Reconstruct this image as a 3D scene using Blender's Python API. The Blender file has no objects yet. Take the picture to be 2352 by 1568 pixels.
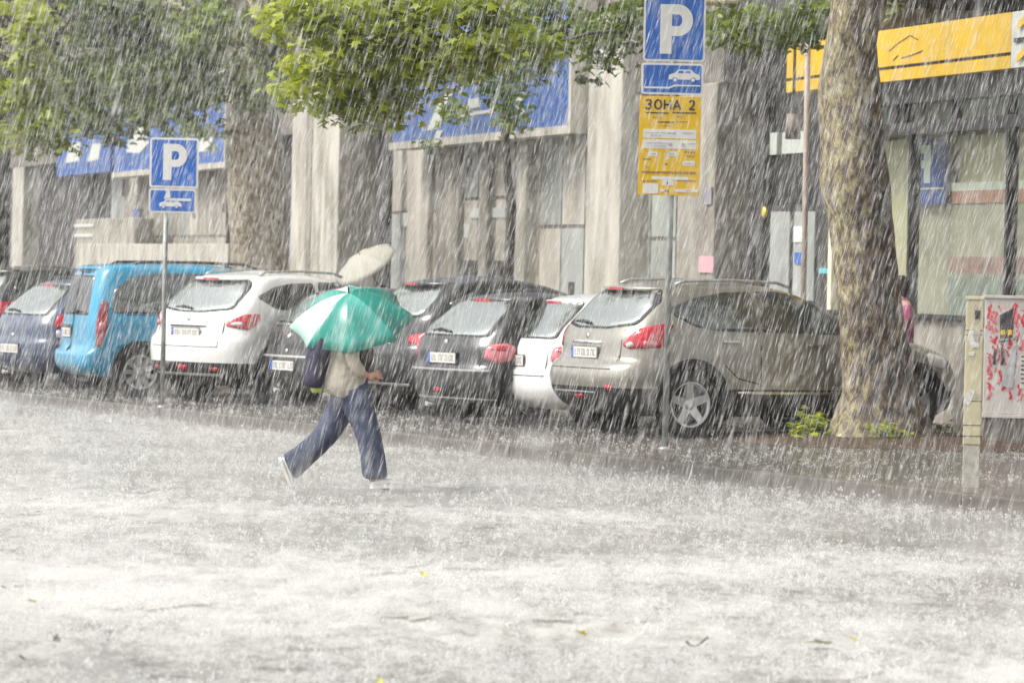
import bpy, bmesh, math, random
import numpy as np
from mathutils import Vector, Matrix, noise as mnoise
R = math.radians
C = bpy.context.scene.collection
SC = bpy.context.scene
random.seed(5)
RNG = np.random.default_rng(11)

# ------------------------------------------------------------------ camera, light, exposure
CAM_H = 1.70; PITCH = R(.978); ROLL = R(1.3); FPX = 9660.0     # FPX: focal length in units of a 2352 px wide picture
cam_d = bpy.data.cameras.new('camera'); cam = bpy.data.objects.new('camera', cam_d); C.objects.link(cam)
SC.camera = cam
cam_d.lens = 36 * FPX / 2352; cam_d.sensor_width = 36; cam_d.clip_end = 2000; cam_d.clip_start = 0.05
CM = Matrix.Translation((0, 0, CAM_H)) @ Matrix.Rotation(R(90) - PITCH, 4, 'X') @ Matrix.Rotation(ROLL, 4, 'Z')
cam.matrix_world = CM
cam_d.dof.use_dof = True; cam_d.dof.focus_distance = 35.0; cam_d.dof.aperture_fstop = 4.5

W = bpy.data.worlds.new('World'); SC.world = W; W.use_nodes = True
nt = W.node_tree; nt.nodes.clear()
sky = nt.nodes.new('ShaderNodeTexSky'); sky.sky_type = 'NISHITA'; sky.sun_disc = False
SUN_EL, SUN_AZ = 50, 256          # azimuth: compass style, light comes from behind-left of the camera
sky.sun_elevation = R(SUN_EL); sky.sun_rotation = R(SUN_AZ); sky.dust_density = 3.0; sky.air_density = 1.0
hs = nt.nodes.new('ShaderNodeHueSaturation'); hs.inputs['Saturation'].default_value = 0.04
bg = nt.nodes.new('ShaderNodeBackground'); bg.inputs['Strength'].default_value = 0.125
wo = nt.nodes.new('ShaderNodeOutputWorld')
nt.links.new(sky.outputs[0], hs.inputs['Color']); nt.links.new(hs.outputs[0], bg.inputs[0]); nt.links.new(bg.outputs[0], wo.inputs[0])
sl = bpy.data.lights.new('sun', 'SUN'); sl.energy = 1.5; sl.angle = R(20); sl.color = (1.0, 0.95, 0.87)
sun = bpy.data.objects.new('sun', sl); C.objects.link(sun)
sd = Vector((math.sin(R(SUN_AZ)) * math.cos(R(SUN_EL)), math.cos(R(SUN_AZ)) * math.cos(R(SUN_EL)), math.sin(R(SUN_EL))))
sun.rotation_euler = sd.to_track_quat('Z', 'Y').to_euler()
SC.view_settings.view_transform = 'Standard'; SC.view_settings.look = 'None'
SC.view_settings.exposure = 1.0; SC.view_settings.gamma = 1
SC.cycles.use_denoising = True
SC.cycles.use_adaptive_sampling = True; SC.cycles.adaptive_threshold = 0.02
SC.cycles.max_bounces = 6; SC.cycles.diffuse_bounces = 3; SC.cycles.glossy_bounces = 3; SC.cycles.transparent_max_bounces = 24
SC.cycles.transmission_bounces = 3; SC.cycles.volume_bounces = 1
SC.cycles.sample_clamp_indirect = 4.0

# ------------------------------------------------------------------ pixel -> place helpers (2352 x 1568 picture units)
def ray(px, py):
    d = CM.to_3x3() @ Vector(((px - 1176) / FPX, -(py - 784) / FPX, -1))
    return d
def at(px, py, z=0.0):
    d = ray(px, py); t = (z - CAM_H) / d.z
    return Vector((d.x * t, d.y * t, z))
def atY(px, py, Y):
    d = ray(px, py); t = Y / d.y
    return Vector((d.x * t, Y, CAM_H + d.z * t))

# ------------------------------------------------------------------ materials
MATS = {}
def mat(name, col, rough=0.6, metal=0.0, var=0.15, scale=6.0, bump=0.0, bscale=40, spec=0.5, coat=0.0, emit=None, trans=0.0, hue=None):
    if name in MATS: return MATS[name]
    m = bpy.data.materials.new(name); m.use_nodes = True; MATS[name] = m
    t = m.node_tree; b = t.nodes['Principled BSDF']
    b.inputs['Roughness'].default_value = rough; b.inputs['Metallic'].default_value = metal
    b.inputs['Specular IOR Level'].default_value = spec; b.inputs['Coat Weight'].default_value = coat; b.inputs['Coat Roughness'].default_value = 0.06
    tc = t.nodes.new('ShaderNodeTexCoord')
    nz = t.nodes.new('ShaderNodeTexNoise'); nz.inputs['Scale'].default_value = scale; nz.inputs['Detail'].default_value = 6
    t.links.new(tc.outputs['Object'], nz.inputs['Vector'])
    rp = t.nodes.new('ShaderNodeValToRGB')
    c2 = hue or col
    rp.color_ramp.elements[0].position = 0.32; rp.color_ramp.elements[1].position = 0.68
    rp.color_ramp.elements[0].color = (*[max(0, c * (1 - var)) for c in col], 1)
    rp.color_ramp.elements[1].color = (*[min(1, c * (1 + var)) for c in c2], 1)
    t.links.new(nz.outputs['Fac'], rp.inputs[0]); t.links.new(rp.outputs[0], b.inputs['Base Color'])
    if bump:
        n2 = t.nodes.new('ShaderNodeTexNoise'); n2.inputs['Scale'].default_value = bscale; n2.inputs['Detail'].default_value = 4
        t.links.new(tc.outputs['Object'], n2.inputs['Vector'])
        bp = t.nodes.new('ShaderNodeBump'); bp.inputs['Strength'].default_value = bump; bp.inputs['Distance'].default_value = 0.02
        t.links.new(n2.outputs['Fac'], bp.inputs['Height']); t.links.new(bp.outputs[0], b.inputs['Normal'])
    if trans: b.inputs['Transmission Weight'].default_value = trans
    return m

def ramp_mat(name, stops, scale, rough, bump=0.3, bscale=60, detail=8, stretch=(1, 1, 1), voro=False, distort=0.0):
    if name in MATS: return MATS[name]
    m = bpy.data.materials.new(name); m.use_nodes = True; MATS[name] = m
    t = m.node_tree; b = t.nodes['Principled BSDF']; b.inputs['Roughness'].default_value = rough
    tc = t.nodes.new('ShaderNodeTexCoord'); mp = t.nodes.new('ShaderNodeMapping'); mp.inputs['Scale'].default_value = stretch
    t.links.new(tc.outputs['Object'], mp.inputs['Vector'])
    nz = t.nodes.new('ShaderNodeTexNoise'); nz.inputs['Scale'].default_value = scale; nz.inputs['Detail'].default_value = detail; nz.inputs['Distortion'].default_value = distort
    t.links.new(mp.outputs[0], nz.inputs['Vector'])
    rp = t.nodes.new('ShaderNodeValToRGB'); el = rp.color_ramp.elements
    el[0].position, el[0].color = stops[0][0], (*stops[0][1], 1)
    el[1].position, el[1].color = stops[-1][0], (*stops[-1][1], 1)
    for p, c in stops[1:-1]:
        e = el.new(p); e.color = (*c, 1)
    t.links.new(nz.outputs['Fac'], rp.inputs[0]); t.links.new(rp.outputs[0], b.inputs['Base Color'])
    n2 = t.nodes.new('ShaderNodeTexNoise'); n2.inputs['Scale'].default_value = bscale; n2.inputs['Detail'].default_value = 5
    t.links.new(mp.outputs[0], n2.inputs['Vector'])
    bp = t.nodes.new('ShaderNodeBump'); bp.inputs['Strength'].default_value = bump; bp.inputs['Distance'].default_value = 0.03
    t.links.new(n2.outputs['Fac'], bp.inputs['Height']); t.links.new(bp.outputs[0], b.inputs['Normal'])
    return m

def glass_mat(name, tint=(0.02, 0.024, 0.024), mirror=0.4, clear=0.0):
    if name in MATS: return MATS[name]
    m = bpy.data.materials.new(name); m.use_nodes = True; MATS[name] = m
    t = m.node_tree; b = t.nodes['Principled BSDF']; out = t.nodes['Material Output']
    b.inputs['Base Color'].default_value = (*tint, 1); b.inputs['Roughness'].default_value = 0.3
    g = t.nodes.new('ShaderNodeBsdfGlossy'); g.inputs['Roughness'].default_value = 0.07; g.inputs['Color'].default_value = (0.93, 0.98, 0.97, 1)
    nz = t.nodes.new('ShaderNodeTexNoise'); nz.inputs['Scale'].default_value = 14; nz.inputs['Detail'].default_value = 3
    tc = t.nodes.new('ShaderNodeTexCoord'); t.links.new(tc.outputs['Object'], nz.inputs['Vector'])
    bp = t.nodes.new('ShaderNodeBump'); bp.inputs['Strength'].default_value = 0.12; bp.inputs['Distance'].default_value = 0.02
    t.links.new(nz.outputs['Fac'], bp.inputs['Height']); t.links.new(bp.outputs[0], g.inputs['Normal'])
    mx = t.nodes.new('ShaderNodeMixShader'); mx.inputs[0].default_value = mirror
    base = b.outputs[0]
    if clear:
        tr = t.nodes.new('ShaderNodeBsdfTransparent'); tr.inputs['Color'].default_value = (0.9, 0.93, 0.9, 1)
        m2 = t.nodes.new('ShaderNodeMixShader'); m2.inputs[0].default_value = clear
        t.links.new(b.outputs[0], m2.inputs[1]); t.links.new(tr.outputs[0], m2.inputs[2]); base = m2.outputs[0]
    t.links.new(base, mx.inputs[1]); t.links.new(g.outputs[0], mx.inputs[2]); t.links.new(mx.outputs[0], out.inputs['Surface'])
    return m

def leaf_mat(name, dark, light, scale=1.2):
    if name in MATS: return MATS[name]
    m = bpy.data.materials.new(name); m.use_nodes = True; MATS[name] = m
    t = m.node_tree; b = t.nodes['Principled BSDF']; out = t.nodes['Material Output']
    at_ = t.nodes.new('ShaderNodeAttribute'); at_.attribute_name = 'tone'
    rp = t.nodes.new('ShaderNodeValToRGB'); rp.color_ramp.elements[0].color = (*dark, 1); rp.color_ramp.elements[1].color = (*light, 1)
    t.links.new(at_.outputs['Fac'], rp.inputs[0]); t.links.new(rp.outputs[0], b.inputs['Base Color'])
    b.inputs['Roughness'].default_value = 0.35
    tl = t.nodes.new('ShaderNodeBsdfTranslucent'); t.links.new(rp.outputs[0], tl.inputs['Color'])
    mx = t.nodes.new('ShaderNodeMixShader'); mx.inputs[0].default_value = 0.4
    t.links.new(b.outputs[0], mx.inputs[1]); t.links.new(tl.outputs[0], mx.inputs[2]); t.links.new(mx.outputs[0], out.inputs['Surface'])
    return m

def water_mat(name, clear, col=(0.94, 0.94, 0.93)):
    m = bpy.data.materials.new(name); m.use_nodes = True; MATS[name] = m
    t = m.node_tree; t.nodes.remove(t.nodes['Principled BSDF']); out = t.nodes['Material Output']
    d = t.nodes.new('ShaderNodeBsdfDiffuse'); d.inputs[0].default_value = (*col, 1)
    tl = t.nodes.new('ShaderNodeBsdfTranslucent'); tl.inputs[0].default_value = (*col, 1)
    m1 = t.nodes.new('ShaderNodeMixShader'); m1.inputs[0].default_value = 0.5
    t.links.new(d.outputs[0], m1.inputs[1]); t.links.new(tl.outputs[0], m1.inputs[2])
    tr = t.nodes.new('ShaderNodeBsdfTransparent'); m2 = t.nodes.new('ShaderNodeMixShader'); m2.inputs[0].default_value = clear
    t.links.new(m1.outputs[0], m2.inputs[1]); t.links.new(tr.outputs[0], m2.inputs[2]); t.links.new(m2.outputs[0], out.inputs['Surface'])
    return m

M_black = mat('black_plastic', (0.022, 0.022, 0.024), 0.55, bump=0.1)
M_rubber = mat('tyre_rubber', (0.02, 0.02, 0.021), 0.75, bump=0.2, bscale=30)
M_liner = mat('arch_liner', (0.012, 0.012, 0.013), 0.9)
M_alloy = mat('wheel_alloy', (0.52, 0.53, 0.54), 0.28, 0.7, var=0.08)
M_hubcap = mat('hubcap_grey', (0.42, 0.43, 0.43), 0.4, 0.3, var=0.1)
M_steel = mat('galvanised_steel', (0.42, 0.43, 0.42), 0.42, 0.5, var=0.15, scale=20)
M_chrome = mat('chrome', (0.7, 0.7, 0.7), 0.15, 1.0, var=0.03)
M_red = mat('red_lens', (0.50, 0.012, 0.03), 0.12, var=0.25, scale=18, coat=0.6)
M_redpale = mat('pale_red_lens', (0.58, 0.15, 0.18), 0.15, var=0.2, scale=18, coat=0.6)
M_clear = mat('clear_lens', (0.62, 0.6, 0.58), 0.12, var=0.1, coat=0.6)
M_white = mat('white_enamel', (0.74, 0.74, 0.72), 0.35, var=0.04)
M_signblue = mat('sign_blue', (0.015, 0.13, 0.52), 0.4, var=0.18, scale=9)
M_plateblue = mat('plate_blue', (0.03, 0.12, 0.5), 0.4, var=0.05)
M_ink = mat('black_ink', (0.04, 0.03, 0.03), 0.6, var=0.1)
M_inkfaint = mat('faded_ink', (0.36, 0.22, 0.04), 0.6, var=0.3, scale=50)
M_signyel = mat('sign_yellow', (0.80, 0.50, 0.008), 0.4, var=0.06)
M_plate = mat('plate_white', (0.66, 0.64, 0.60), 0.45, var=0.08, scale=40)
M_platechar = mat('plate_grey', (0.26, 0.25, 0.24), 0.5)
M_glass = glass_mat('tinted_car_glass', mirror=0.15)
M_rearglass = glass_mat('rear_car_glass', (0.06, 0.07, 0.065), 0.48)

# ------------------------------------------------------------------ mesh helpers
def npmesh(name, verts, faces_flat, nper, m, parent=None, smooth=False, attr=None):
    me = bpy.data.meshes.new(name)
    v = np.asarray(verts, dtype=np.float32).reshape(-1, 3); f = np.asarray(faces_flat, dtype=np.int32).ravel()
    nf = len(f) // nper
    me.vertices.add(len(v)); me.vertices.foreach_set('co', v.ravel())
    me.loops.add(len(f)); me.loops.foreach_set('vertex_index', f)
    me.polygons.add(nf); me.polygons.foreach_set('loop_start', np.arange(nf, dtype=np.int32) * nper)
    me.polygons.foreach_set('loop_total', np.full(nf, nper, dtype=np.int32))
    if attr is not None:
        a = me.attributes.new('tone', 'FLOAT', 'POINT'); a.data.foreach_set('value', np.asarray(attr, dtype=np.float32))
    me.update(calc_edges=True); me.validate()
    if smooth: me.polygons.foreach_set('use_smooth', np.ones(len(me.polygons), dtype=bool))
    me.materials.append(m)
    o = bpy.data.objects.new(name, me); C.objects.link(o)
    if parent: o.parent = parent
    return o

def tag(o, label=None, cat=None, group=None, kind=None):
    if label: o['label'] = label
    if cat: o['category'] = cat
    if group: o['group'] = group
    if kind: o['kind'] = kind
    return o
def empty(name, loc=(0, 0, 0), rz=0.0, label=None, cat=None, group=None):
    o = bpy.data.objects.new(name, None); C.objects.link(o); o.location = loc; o.rotation_euler = (0, 0, rz); o.empty_display_size = 0.2
    return tag(o, label, cat, group)

class MB:
    """collects shapes into one bmesh; every shape may carry its own material slot"""
    def __init__(s): s.bm = bmesh.new(); s.mats = []
    def slot(s, m):
        if m not in s.mats: s.mats.append(m)
        return s.mats.index(m)
    def face(s, vs, m, smooth=False):
        try: f = s.bm.faces.new(vs)
        except ValueError: return None
        f.material_index = s.slot(m); f.smooth = smooth; return f
    def box(s, x0, x1, y0, y1, z0, z1, m, M=None, bev=0.0):
        vs = [Vector((x, y, z)) for x in (x0, x1) for y in (y0, y1) for z in (z0, z1)]
        if M: vs = [M @ v for v in vs]
        v = [s.bm.verts.new(p) for p in vs]
        fs = [s.face([v[i] for i in q], m) for q in ((0, 1, 3, 2), (4, 6, 7, 5), (0, 4, 5, 1), (2, 3, 7, 6), (0, 2, 6, 4), (1, 5, 7, 3))]
        if bev:
            es = list({e for f in fs for e in f.edges})
            r = bmesh.ops.bevel(s.bm, geom=es, offset=bev, segments=2, affect='EDGES', profile=0.5)
            for f in r['faces']: f.material_index = s.slot(m)
        return s
    def tube(s, pts, rads, m, n=12, caps=True, smooth=True, jit=0.0, squash=1.0):
        rings = []
        pts = [Vector(p) for p in pts]
        if not hasattr(rads, '__len__'): rads = [rads] * len(pts)
        ref = Vector((0, 1, 0.01))
        for i, p in enumerate(pts):
            t = (pts[min(i + 1, len(pts) - 1)] - pts[max(i - 1, 0)]).normalized()
            r_ = ref if abs(t.dot(ref.normalized())) < 0.95 else Vector((1, 0, 0))
            a = t.cross(r_).normalized(); b = t.cross(a).normalized()
            ring = []
            for k in range(n):
                an = 2 * math.pi * k / n; q = rads[i]
                if jit: q *= 1 + jit * mnoise.noise(Vector((math.cos(an) * 1.7, math.sin(an) * 1.7, 0)) + p * 1.9)
                ring.append(s.bm.verts.new(p + a * math.cos(an) * q + b * math.sin(an) * q * squash))
            rings.append(ring)
        for r0, r1 in zip(rings, rings[1:]):
            for k in range(n): s.face([r0[k], r0[(k + 1) % n], r1[(k + 1) % n], r1[k]], m, smooth)
        if caps: s.face(rings[0][::-1], m); s.face(rings[-1], m)
        return s
    def lathe(s, prof, m, M=None, n=32, smooth=True, caps=True):
        """prof: (radius, height) pairs about local Z"""
        M = M or Matrix.Identity(4); rings = []
        for r, h in prof:
            rings.append([s.bm.verts.new(M @ Vector((r * math.cos(2 * math.pi * k / n), r * math.sin(2 * math.pi * k / n), h))) for k in range(n)])
        for r0, r1 in zip(rings, rings[1:]):
            for k in range(n): s.face([r0[k], r0[(k + 1) % n], r1[(k + 1) % n], r1[k]], m, smooth)
        if caps: s.face(rings[0][::-1], m); s.face(rings[-1], m)
        return s
    def prism(s, poly, y0, y1, m, M=None):
        """poly in x,z pulled from y0 to y1"""
        M = M or Matrix.Identity(4)
        a = [s.bm.verts.new(M @ Vector((x, y0, z))) for x, z in poly]; b = [s.bm.verts.new(M @ Vector((x, y1, z))) for x, z in poly]
        s.face(a, m); s.face(b[::-1], m)
        for i in range(len(a)): s.face([a[i], b[i], b[(i + 1) % len(a)], a[(i + 1) % len(a)]], m)
        return s
    def build(s, name, parent=None, sub=0, smooth=None):
        bmesh.ops.recalc_face_normals(s.bm, faces=s.bm.faces)
        me = bpy.data.meshes.new(name); s.bm.to_mesh(me); s.bm.free()
        for m in s.mats: me.materials.append(m)
        if smooth is not None: me.polygons.foreach_set('use_smooth', np.full(len(me.polygons), smooth))
        o = bpy.data.objects.new(name, me); C.objects.link(o)
        if parent: o.parent = parent
        if sub:
            md = o.modifiers.new('s', 'SUBSURF'); md.levels = sub; md.render_levels = sub
        return o

def text_mesh(txt, size, m, name, parent, loc, M=None, align='CENTER', depth=0.002, bold=0.0, xs=1.0):
    cu = bpy.data.curves.new(name, 'FONT'); cu.body = txt; cu.size = size; cu.align_x = align; cu.align_y = 'CENTER'; cu.extrude = depth; cu.offset = bold
    to = bpy.data.objects.new(name, cu); C.objects.link(to)
    dg = bpy.context.evaluated_depsgraph_get(); me = bpy.data.meshes.new_from_object(to.evaluated_get(dg)); 
    bpy.data.objects.remove(to); bpy.data.curves.remove(cu)
    me.materials.clear(); me.materials.append(m)
    o = bpy.data.objects.new(name, me); C.objects.link(o); o.parent = parent
    o.location = loc; o.rotation_euler = (R(90), 0, 0); o.scale = (xs, 1, 1)
    return o

def round_poly(poly, r, n=4):
    out = []; N = len(poly)
    for i in range(N):
        p = Vector(poly[i]); a = Vector(poly[i - 1]) - p; b = Vector(poly[(i + 1) % N]) - p; q = min(r, a.length * .45, b.length * .45)
        p0, p1 = p + a.normalized() * q, p + b.normalized() * q
        for k in range(n + 1): t = k / n; v = p0 * (1 - t) ** 2 + p * 2 * t * (1 - t) + p1 * t * t; out.append((v.x, v.y))
    return out
def pchip(xs, ys):
    """monotone cubic through the points"""
    xs = np.array(xs, float); ys = np.array(ys, float); h = np.diff(xs); d = np.diff(ys) / h
    m = np.zeros(len(xs)); m[0], m[-1] = d[0], d[-1]
    for i in range(1, len(xs) - 1):
        if d[i - 1] * d[i] > 0:
            w1, w2 = 2 * h[i] + h[i - 1], h[i] + 2 * h[i - 1]; m[i] = (w1 + w2) / (w1 / d[i - 1] + w2 / d[i])
    def f(x):
        x = min(max(x, xs[0]), xs[-1]); i = min(int(np.searchsorted(xs, x, 'right')) - 1, len(h) - 1); i = max(i, 0)
        t = (x - xs[i]) / h[i]
        return float((2*t**3-3*t**2+1)*ys[i] + (t**3-2*t**2+t)*h[i]*m[i] + (-2*t**3+3*t**2)*ys[i+1] + (t**3-t**2)*h[i]*m[i+1])
    return f

CAR_POS = dict(suv=(1.45, 44.26, 0), polo=(0.55, 46.1, 0), peug=(-0.24, 46.5, 0), wagon=(-0.85, 49.00, 0), grey=(-2.15, 50.4, 0), sx=(-3.40, 51.4, 0), van=(-4.92, 53.4, 0), navy=(-6.05, 55.70, 0), back=(-7.1, 59.2, 0))
CAR_HD = dict(suv=61, polo=59, peug=54, wagon=61, grey=56, sx=46, van=71, navy=55, back=58)
HAZE_D = 0.0004
SPRAY = ((0.06, 0.14, 2.6, 1), (0.13, 0.06, 1.2, 1), (0.24, 0.016, .55, 0), (0.45, 0.002, .4, 0))
# ------------------------------------------------------------------ ground, road, pavement
def wet_ground(name, dark, light, lo, hi, scale, rough0, rough1, bump, stretch=(1, 1, 1), dist=0.02, grad=None, mixw=.5):
    m = bpy.data.materials.new(name); m.use_nodes = True
    t = m.node_tree; b = t.nodes['Principled BSDF']
    tc = t.nodes.new('ShaderNodeTexCoord'); mp = t.nodes.new('ShaderNodeMapping'); mp.inputs['Scale'].default_value = stretch
    t.links.new(tc.outputs['Object'], mp.inputs['Vector'])
    big = t.nodes.new('ShaderNodeTexNoise'); big.inputs['Scale'].default_value = scale; big.inputs['Detail'].default_value = 9; big.inputs['Roughness'].default_value = 0.62; big.inputs['Distortion'].default_value = 0.1
    fine = t.nodes.new('ShaderNodeTexNoise'); fine.inputs['Scale'].default_value = scale * 9; fine.inputs['Detail'].default_value = 5; fine.inputs['Roughness'].default_value = 0.7
    t.links.new(mp.outputs[0], big.inputs['Vector']); t.links.new(tc.outputs['Object'], fine.inputs['Vector'])
    ad = t.nodes.new('ShaderNodeMath'); ad.operation = 'MULTIPLY_ADD'; ad.inputs[1].default_value = 0.55
    sc = t.nodes.new('ShaderNodeMath'); sc.operation = 'MULTIPLY'; sc.inputs[1].default_value = 0.45
    t.links.new(fine.outputs['Fac'], sc.inputs[0]); t.links.new(big.outputs['Fac'], ad.inputs[0]); t.links.new(sc.outputs[0], ad.inputs[2])
    rp = t.nodes.new('ShaderNodeValToRGB'); rp.color_ramp.elements[0].position = lo; rp.color_ramp.elements[1].position = hi
    rp.color_ramp.elements[0].color = (*dark, 1); rp.color_ramp.elements[1].color = (*light, 1)
    src = ad.outputs[0]; ad.inputs[1].default_value = mixw; sc.inputs[1].default_value = 1 - mixw
    if grad:                                       # plane (nx, ny, c): distance from the kerb, churned water builds up away from it
        sp = t.nodes.new('ShaderNodeVectorMath'); sp.operation = 'DOT_PRODUCT'; sp.inputs[1].default_value = (grad[0], grad[1], 0); t.links.new(tc.outputs['Object'], sp.inputs[0])
        g = t.nodes.new('ShaderNodeMapRange'); g.inputs['From Min'].default_value = grad[2]; g.inputs['From Max'].default_value = grad[3]; g.inputs['To Min'].default_value = grad[4]; g.inputs['To Max'].default_value = grad[5]
        t.links.new(sp.outputs['Value'], g.inputs['Value']); s2 = t.nodes.new('ShaderNodeMath'); t.links.new(src, s2.inputs[0]); t.links.new(g.outputs[0], s2.inputs[1])
        m3 = t.nodes.new('ShaderNodeMapping'); m3.inputs['Scale'].default_value = (0.22, 0.30, 1); t.links.new(tc.outputs['Object'], m3.inputs['Vector']); b3 = t.nodes.new('ShaderNodeTexNoise'); b3.inputs['Scale'].default_value = 1.0; b3.inputs['Detail'].default_value = 4; t.links.new(m3.outputs[0], b3.inputs['Vector'])
        s3 = t.nodes.new('ShaderNodeMath'); s3.operation = 'MULTIPLY_ADD'; s3.inputs[1].default_value = 0.42; s3.inputs[2].default_value = -0.21; t.links.new(b3.outputs['Fac'], s3.inputs[0])
        s4 = t.nodes.new('ShaderNodeMath'); t.links.new(s2.outputs[0], s4.inputs[0]); t.links.new(s3.outputs[0], s4.inputs[1]); src = s4.outputs[0]
    t.links.new(src, rp.inputs[0]); t.links.new(rp.outputs[0], b.inputs['Base Color'])
    mr = t.nodes.new('ShaderNodeMapRange'); mr.inputs['From Min'].default_value = lo; mr.inputs['From Max'].default_value = hi
    mr.inputs['To Min'].default_value = rough0; mr.inputs['To Max'].default_value = rough1
    t.links.new(src, mr.inputs['Value']); t.links.new(mr.outputs[0], b.inputs['Roughness'])
    b.inputs['IOR'].default_value = 1.4
    bp = t.nodes.new('ShaderNodeBump'); bp.inputs['Strength'].default_value = bump; bp.inputs['Distance'].default_value = dist
    t.links.new(fine.outputs['Fac'], bp.inputs['Height']); t.links.new(bp.outputs[0], b.inputs['Normal'])
    return m
M_road = wet_ground('churned_road_water', (0.10, 0.088, 0.072), (0.54, 0.53, 0.50), 0.39, 0.60, 3.4, 0.10, 0.6, 0.4, (1.3, 0.45, 1.0), grad=(-.893, -.451, -18.3, -10.5, -.15, .02), mixw=.52)
M_pave = wet_ground('wet_asphalt_pavement', (0.04, 0.032, 0.025), (0.17, 0.15, 0.125), 0.35, 0.66, 7, 0.08, 0.28, 0.22, mixw=.5)
M_kerb = mat('kerb_stone', (0.115, 0.10, 0.085), 0.4, var=0.3, scale=9, bump=0.3)
M_soil = ramp_mat('wet_soil', [(0.3, (0.03, 0.018, 0.010)), (0.55, (0.09, 0.052, 0.03)), (0.75, (0.20, 0.13, 0.09))], 16, 0.6, 0.8, 50)

ROAD_Z = -0.12
KS = -1.98                                   # kerb line: Y = 40.6 + KS * X
kd = Vector((1, KS, 0)).normalized(); kn = Vector((-kd.y, kd.x, 0))     # kn points away from the road
k0 = Vector((0, 40.6, 0))
def kp(u, v, z=0.0): p = k0 + kd * u + kn * v; return Vector((p.x, p.y, z))

mb = MB(); v = [mb.bm.verts.new(p) for p in ((-400, -100, ROAD_Z), (400, -100, ROAD_Z), (400, 600, ROAD_Z), (-400, 600, ROAD_Z))]
mb.face(v, M_road); tag(mb.build('road'), kind='structure')
mb = MB()
q = [kp(-190, 0.14), kp(60, 0.14), kp(60, 200), kp(-190, 200)]
top = [mb.bm.verts.new(p) for p in q]; bot = [mb.bm.verts.new(Vector((p.x, p.y, ROAD_Z - 0.05))) for p in q]
mb.face(top, M_pave)
for i in range(4): mb.face([top[i], bot[i], bot[(i + 1) % 4], top[(i + 1) % 4]], M_pave)
tag(mb.build('pavement'), kind='structure')
mb = MB(); MK = Matrix.Translation(k0) @ Matrix.Rotation(math.atan2(kd.y, kd.x), 4, 'Z')
u = -90.0
while u < 40:
    L = 0.98; mb.box(u, u + L + .012, 0.0, 0.14, ROAD_Z - 0.04, 0.004 + random.uniform(-0.003, 0.003), M_kerb, MK, bev=0.012); u += 1.0
tag(mb.build('kerb'), kind='structure')
# soil round the tree
mb = MB(); cx, cy = 4.15, 43.9; ring = []
for k in range(40):
    a = 2 * math.pi * k / 40; r = 1.25 + 0.3 * mnoise.noise(Vector((math.cos(a) * 2, math.sin(a) * 2, 3)))
    ring.append((cx + 1.75 * r * math.cos(a), cy + 1.7 * r * math.sin(a)))
rings = []
for f in (1.0, 0.8, 0.6, 0.4, 0.2):
    rings.append([mb.bm.verts.new((cx + (x - cx) * f, cy + (y - cy) * f, 0.004 + 0.10 * (1 - f) + (0.03 * mnoise.noise(Vector((x * f * 3, y * f * 3, 0))) if f < 1 else 0))) for x, y in ring])
for a, b in zip(rings, rings[1:]):
    for k in range(40): mb.face([a[k], a[(k + 1) % 40], b[(k + 1) % 40], b[k]], M_soil, True)
mb.face(rings[-1], M_soil, True)
tag(mb.build('soil_bed'), kind='structure')

# ------------------------------------------------------------------ the row of shops
M_stone = ramp_mat('facade_stone', [(0.3, (0.17, 0.155, 0.13)), (0.5, (0.28, 0.255, 0.215)), (0.7, (0.40, 0.37, 0.32))], 2.6, 0.7, 0.25, 30, stretch=(1, 1, 0.35))
M_stonepale = ramp_mat('pale_column_stone', [(0.34, (0.27, 0.25, 0.205)), (0.66, (0.56, 0.53, 0.46))], 2.6, 0.65, 0.2, 30, stretch=(1, 1, 0.3))
M_stonedark = ramp_mat('dark_facade', [(0.3, (0.035, 0.033, 0.033)), (0.7, (0.09, 0.085, 0.08))], 2.0, 0.7, 0.3, 30)
M_stonemid = ramp_mat('brown_stone', [(0.3, (0.09, 0.08, 0.07)), (0.7, (0.20, 0.18, 0.155))], 2.0, 0.7, 0.3, 30)
M_void = mat('dark_interior', (0.03, 0.028, 0.028), 0.8, var=0.3)
M_shopwallrefl = ramp_mat('tan_reflection_wall', [(0.3, (0.66, 0.56, 0.38)), (0.7, (0.80, 0.72, 0.55))], 0.8, 0.7, 0.05)  # light tan stands in for the reflection in the shop glass
M_frame = mat('dark_window_frame', (0.03, 0.03, 0.032), 0.45)
M_shutter = ramp_mat('beige_window_film', [(0.3, (0.33, 0.30, 0.25)), (0.5, (0.46, 0.42, 0.35)), (0.7, (0.62, 0.57, 0.49))], 2.4, 0.35, 0.1, 20, stretch=(1, 1, 0.4))
M_greyfilm = ramp_mat('grey_window_film', [(0.3, (0.22, 0.235, 0.22)), (0.7, (0.42, 0.44, 0.41))], 1.6, 0.3, 0.1, 20, stretch=(1, 1, 0.4))
M_shopglass = glass_mat('shop_glass', (0.3, 0.28, 0.23), 0.05, 0.96)
M_yellow = mat('fascia_yellow', (0.66, 0.41, 0.005), 0.35, var=0.10, scale=3, bump=0.05)
M_blue = mat('fascia_blue', (0.018, 0.09, 0.32), 0.4, var=0.3, scale=5)
M_panel = mat('pale_panel', (0.55, 0.57, 0.53), 0.5, var=0.12, scale=8)
M_lit = mat('pale_green_pane', (0.52, 0.56, 0.50), 0.3, var=0.1)

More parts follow.
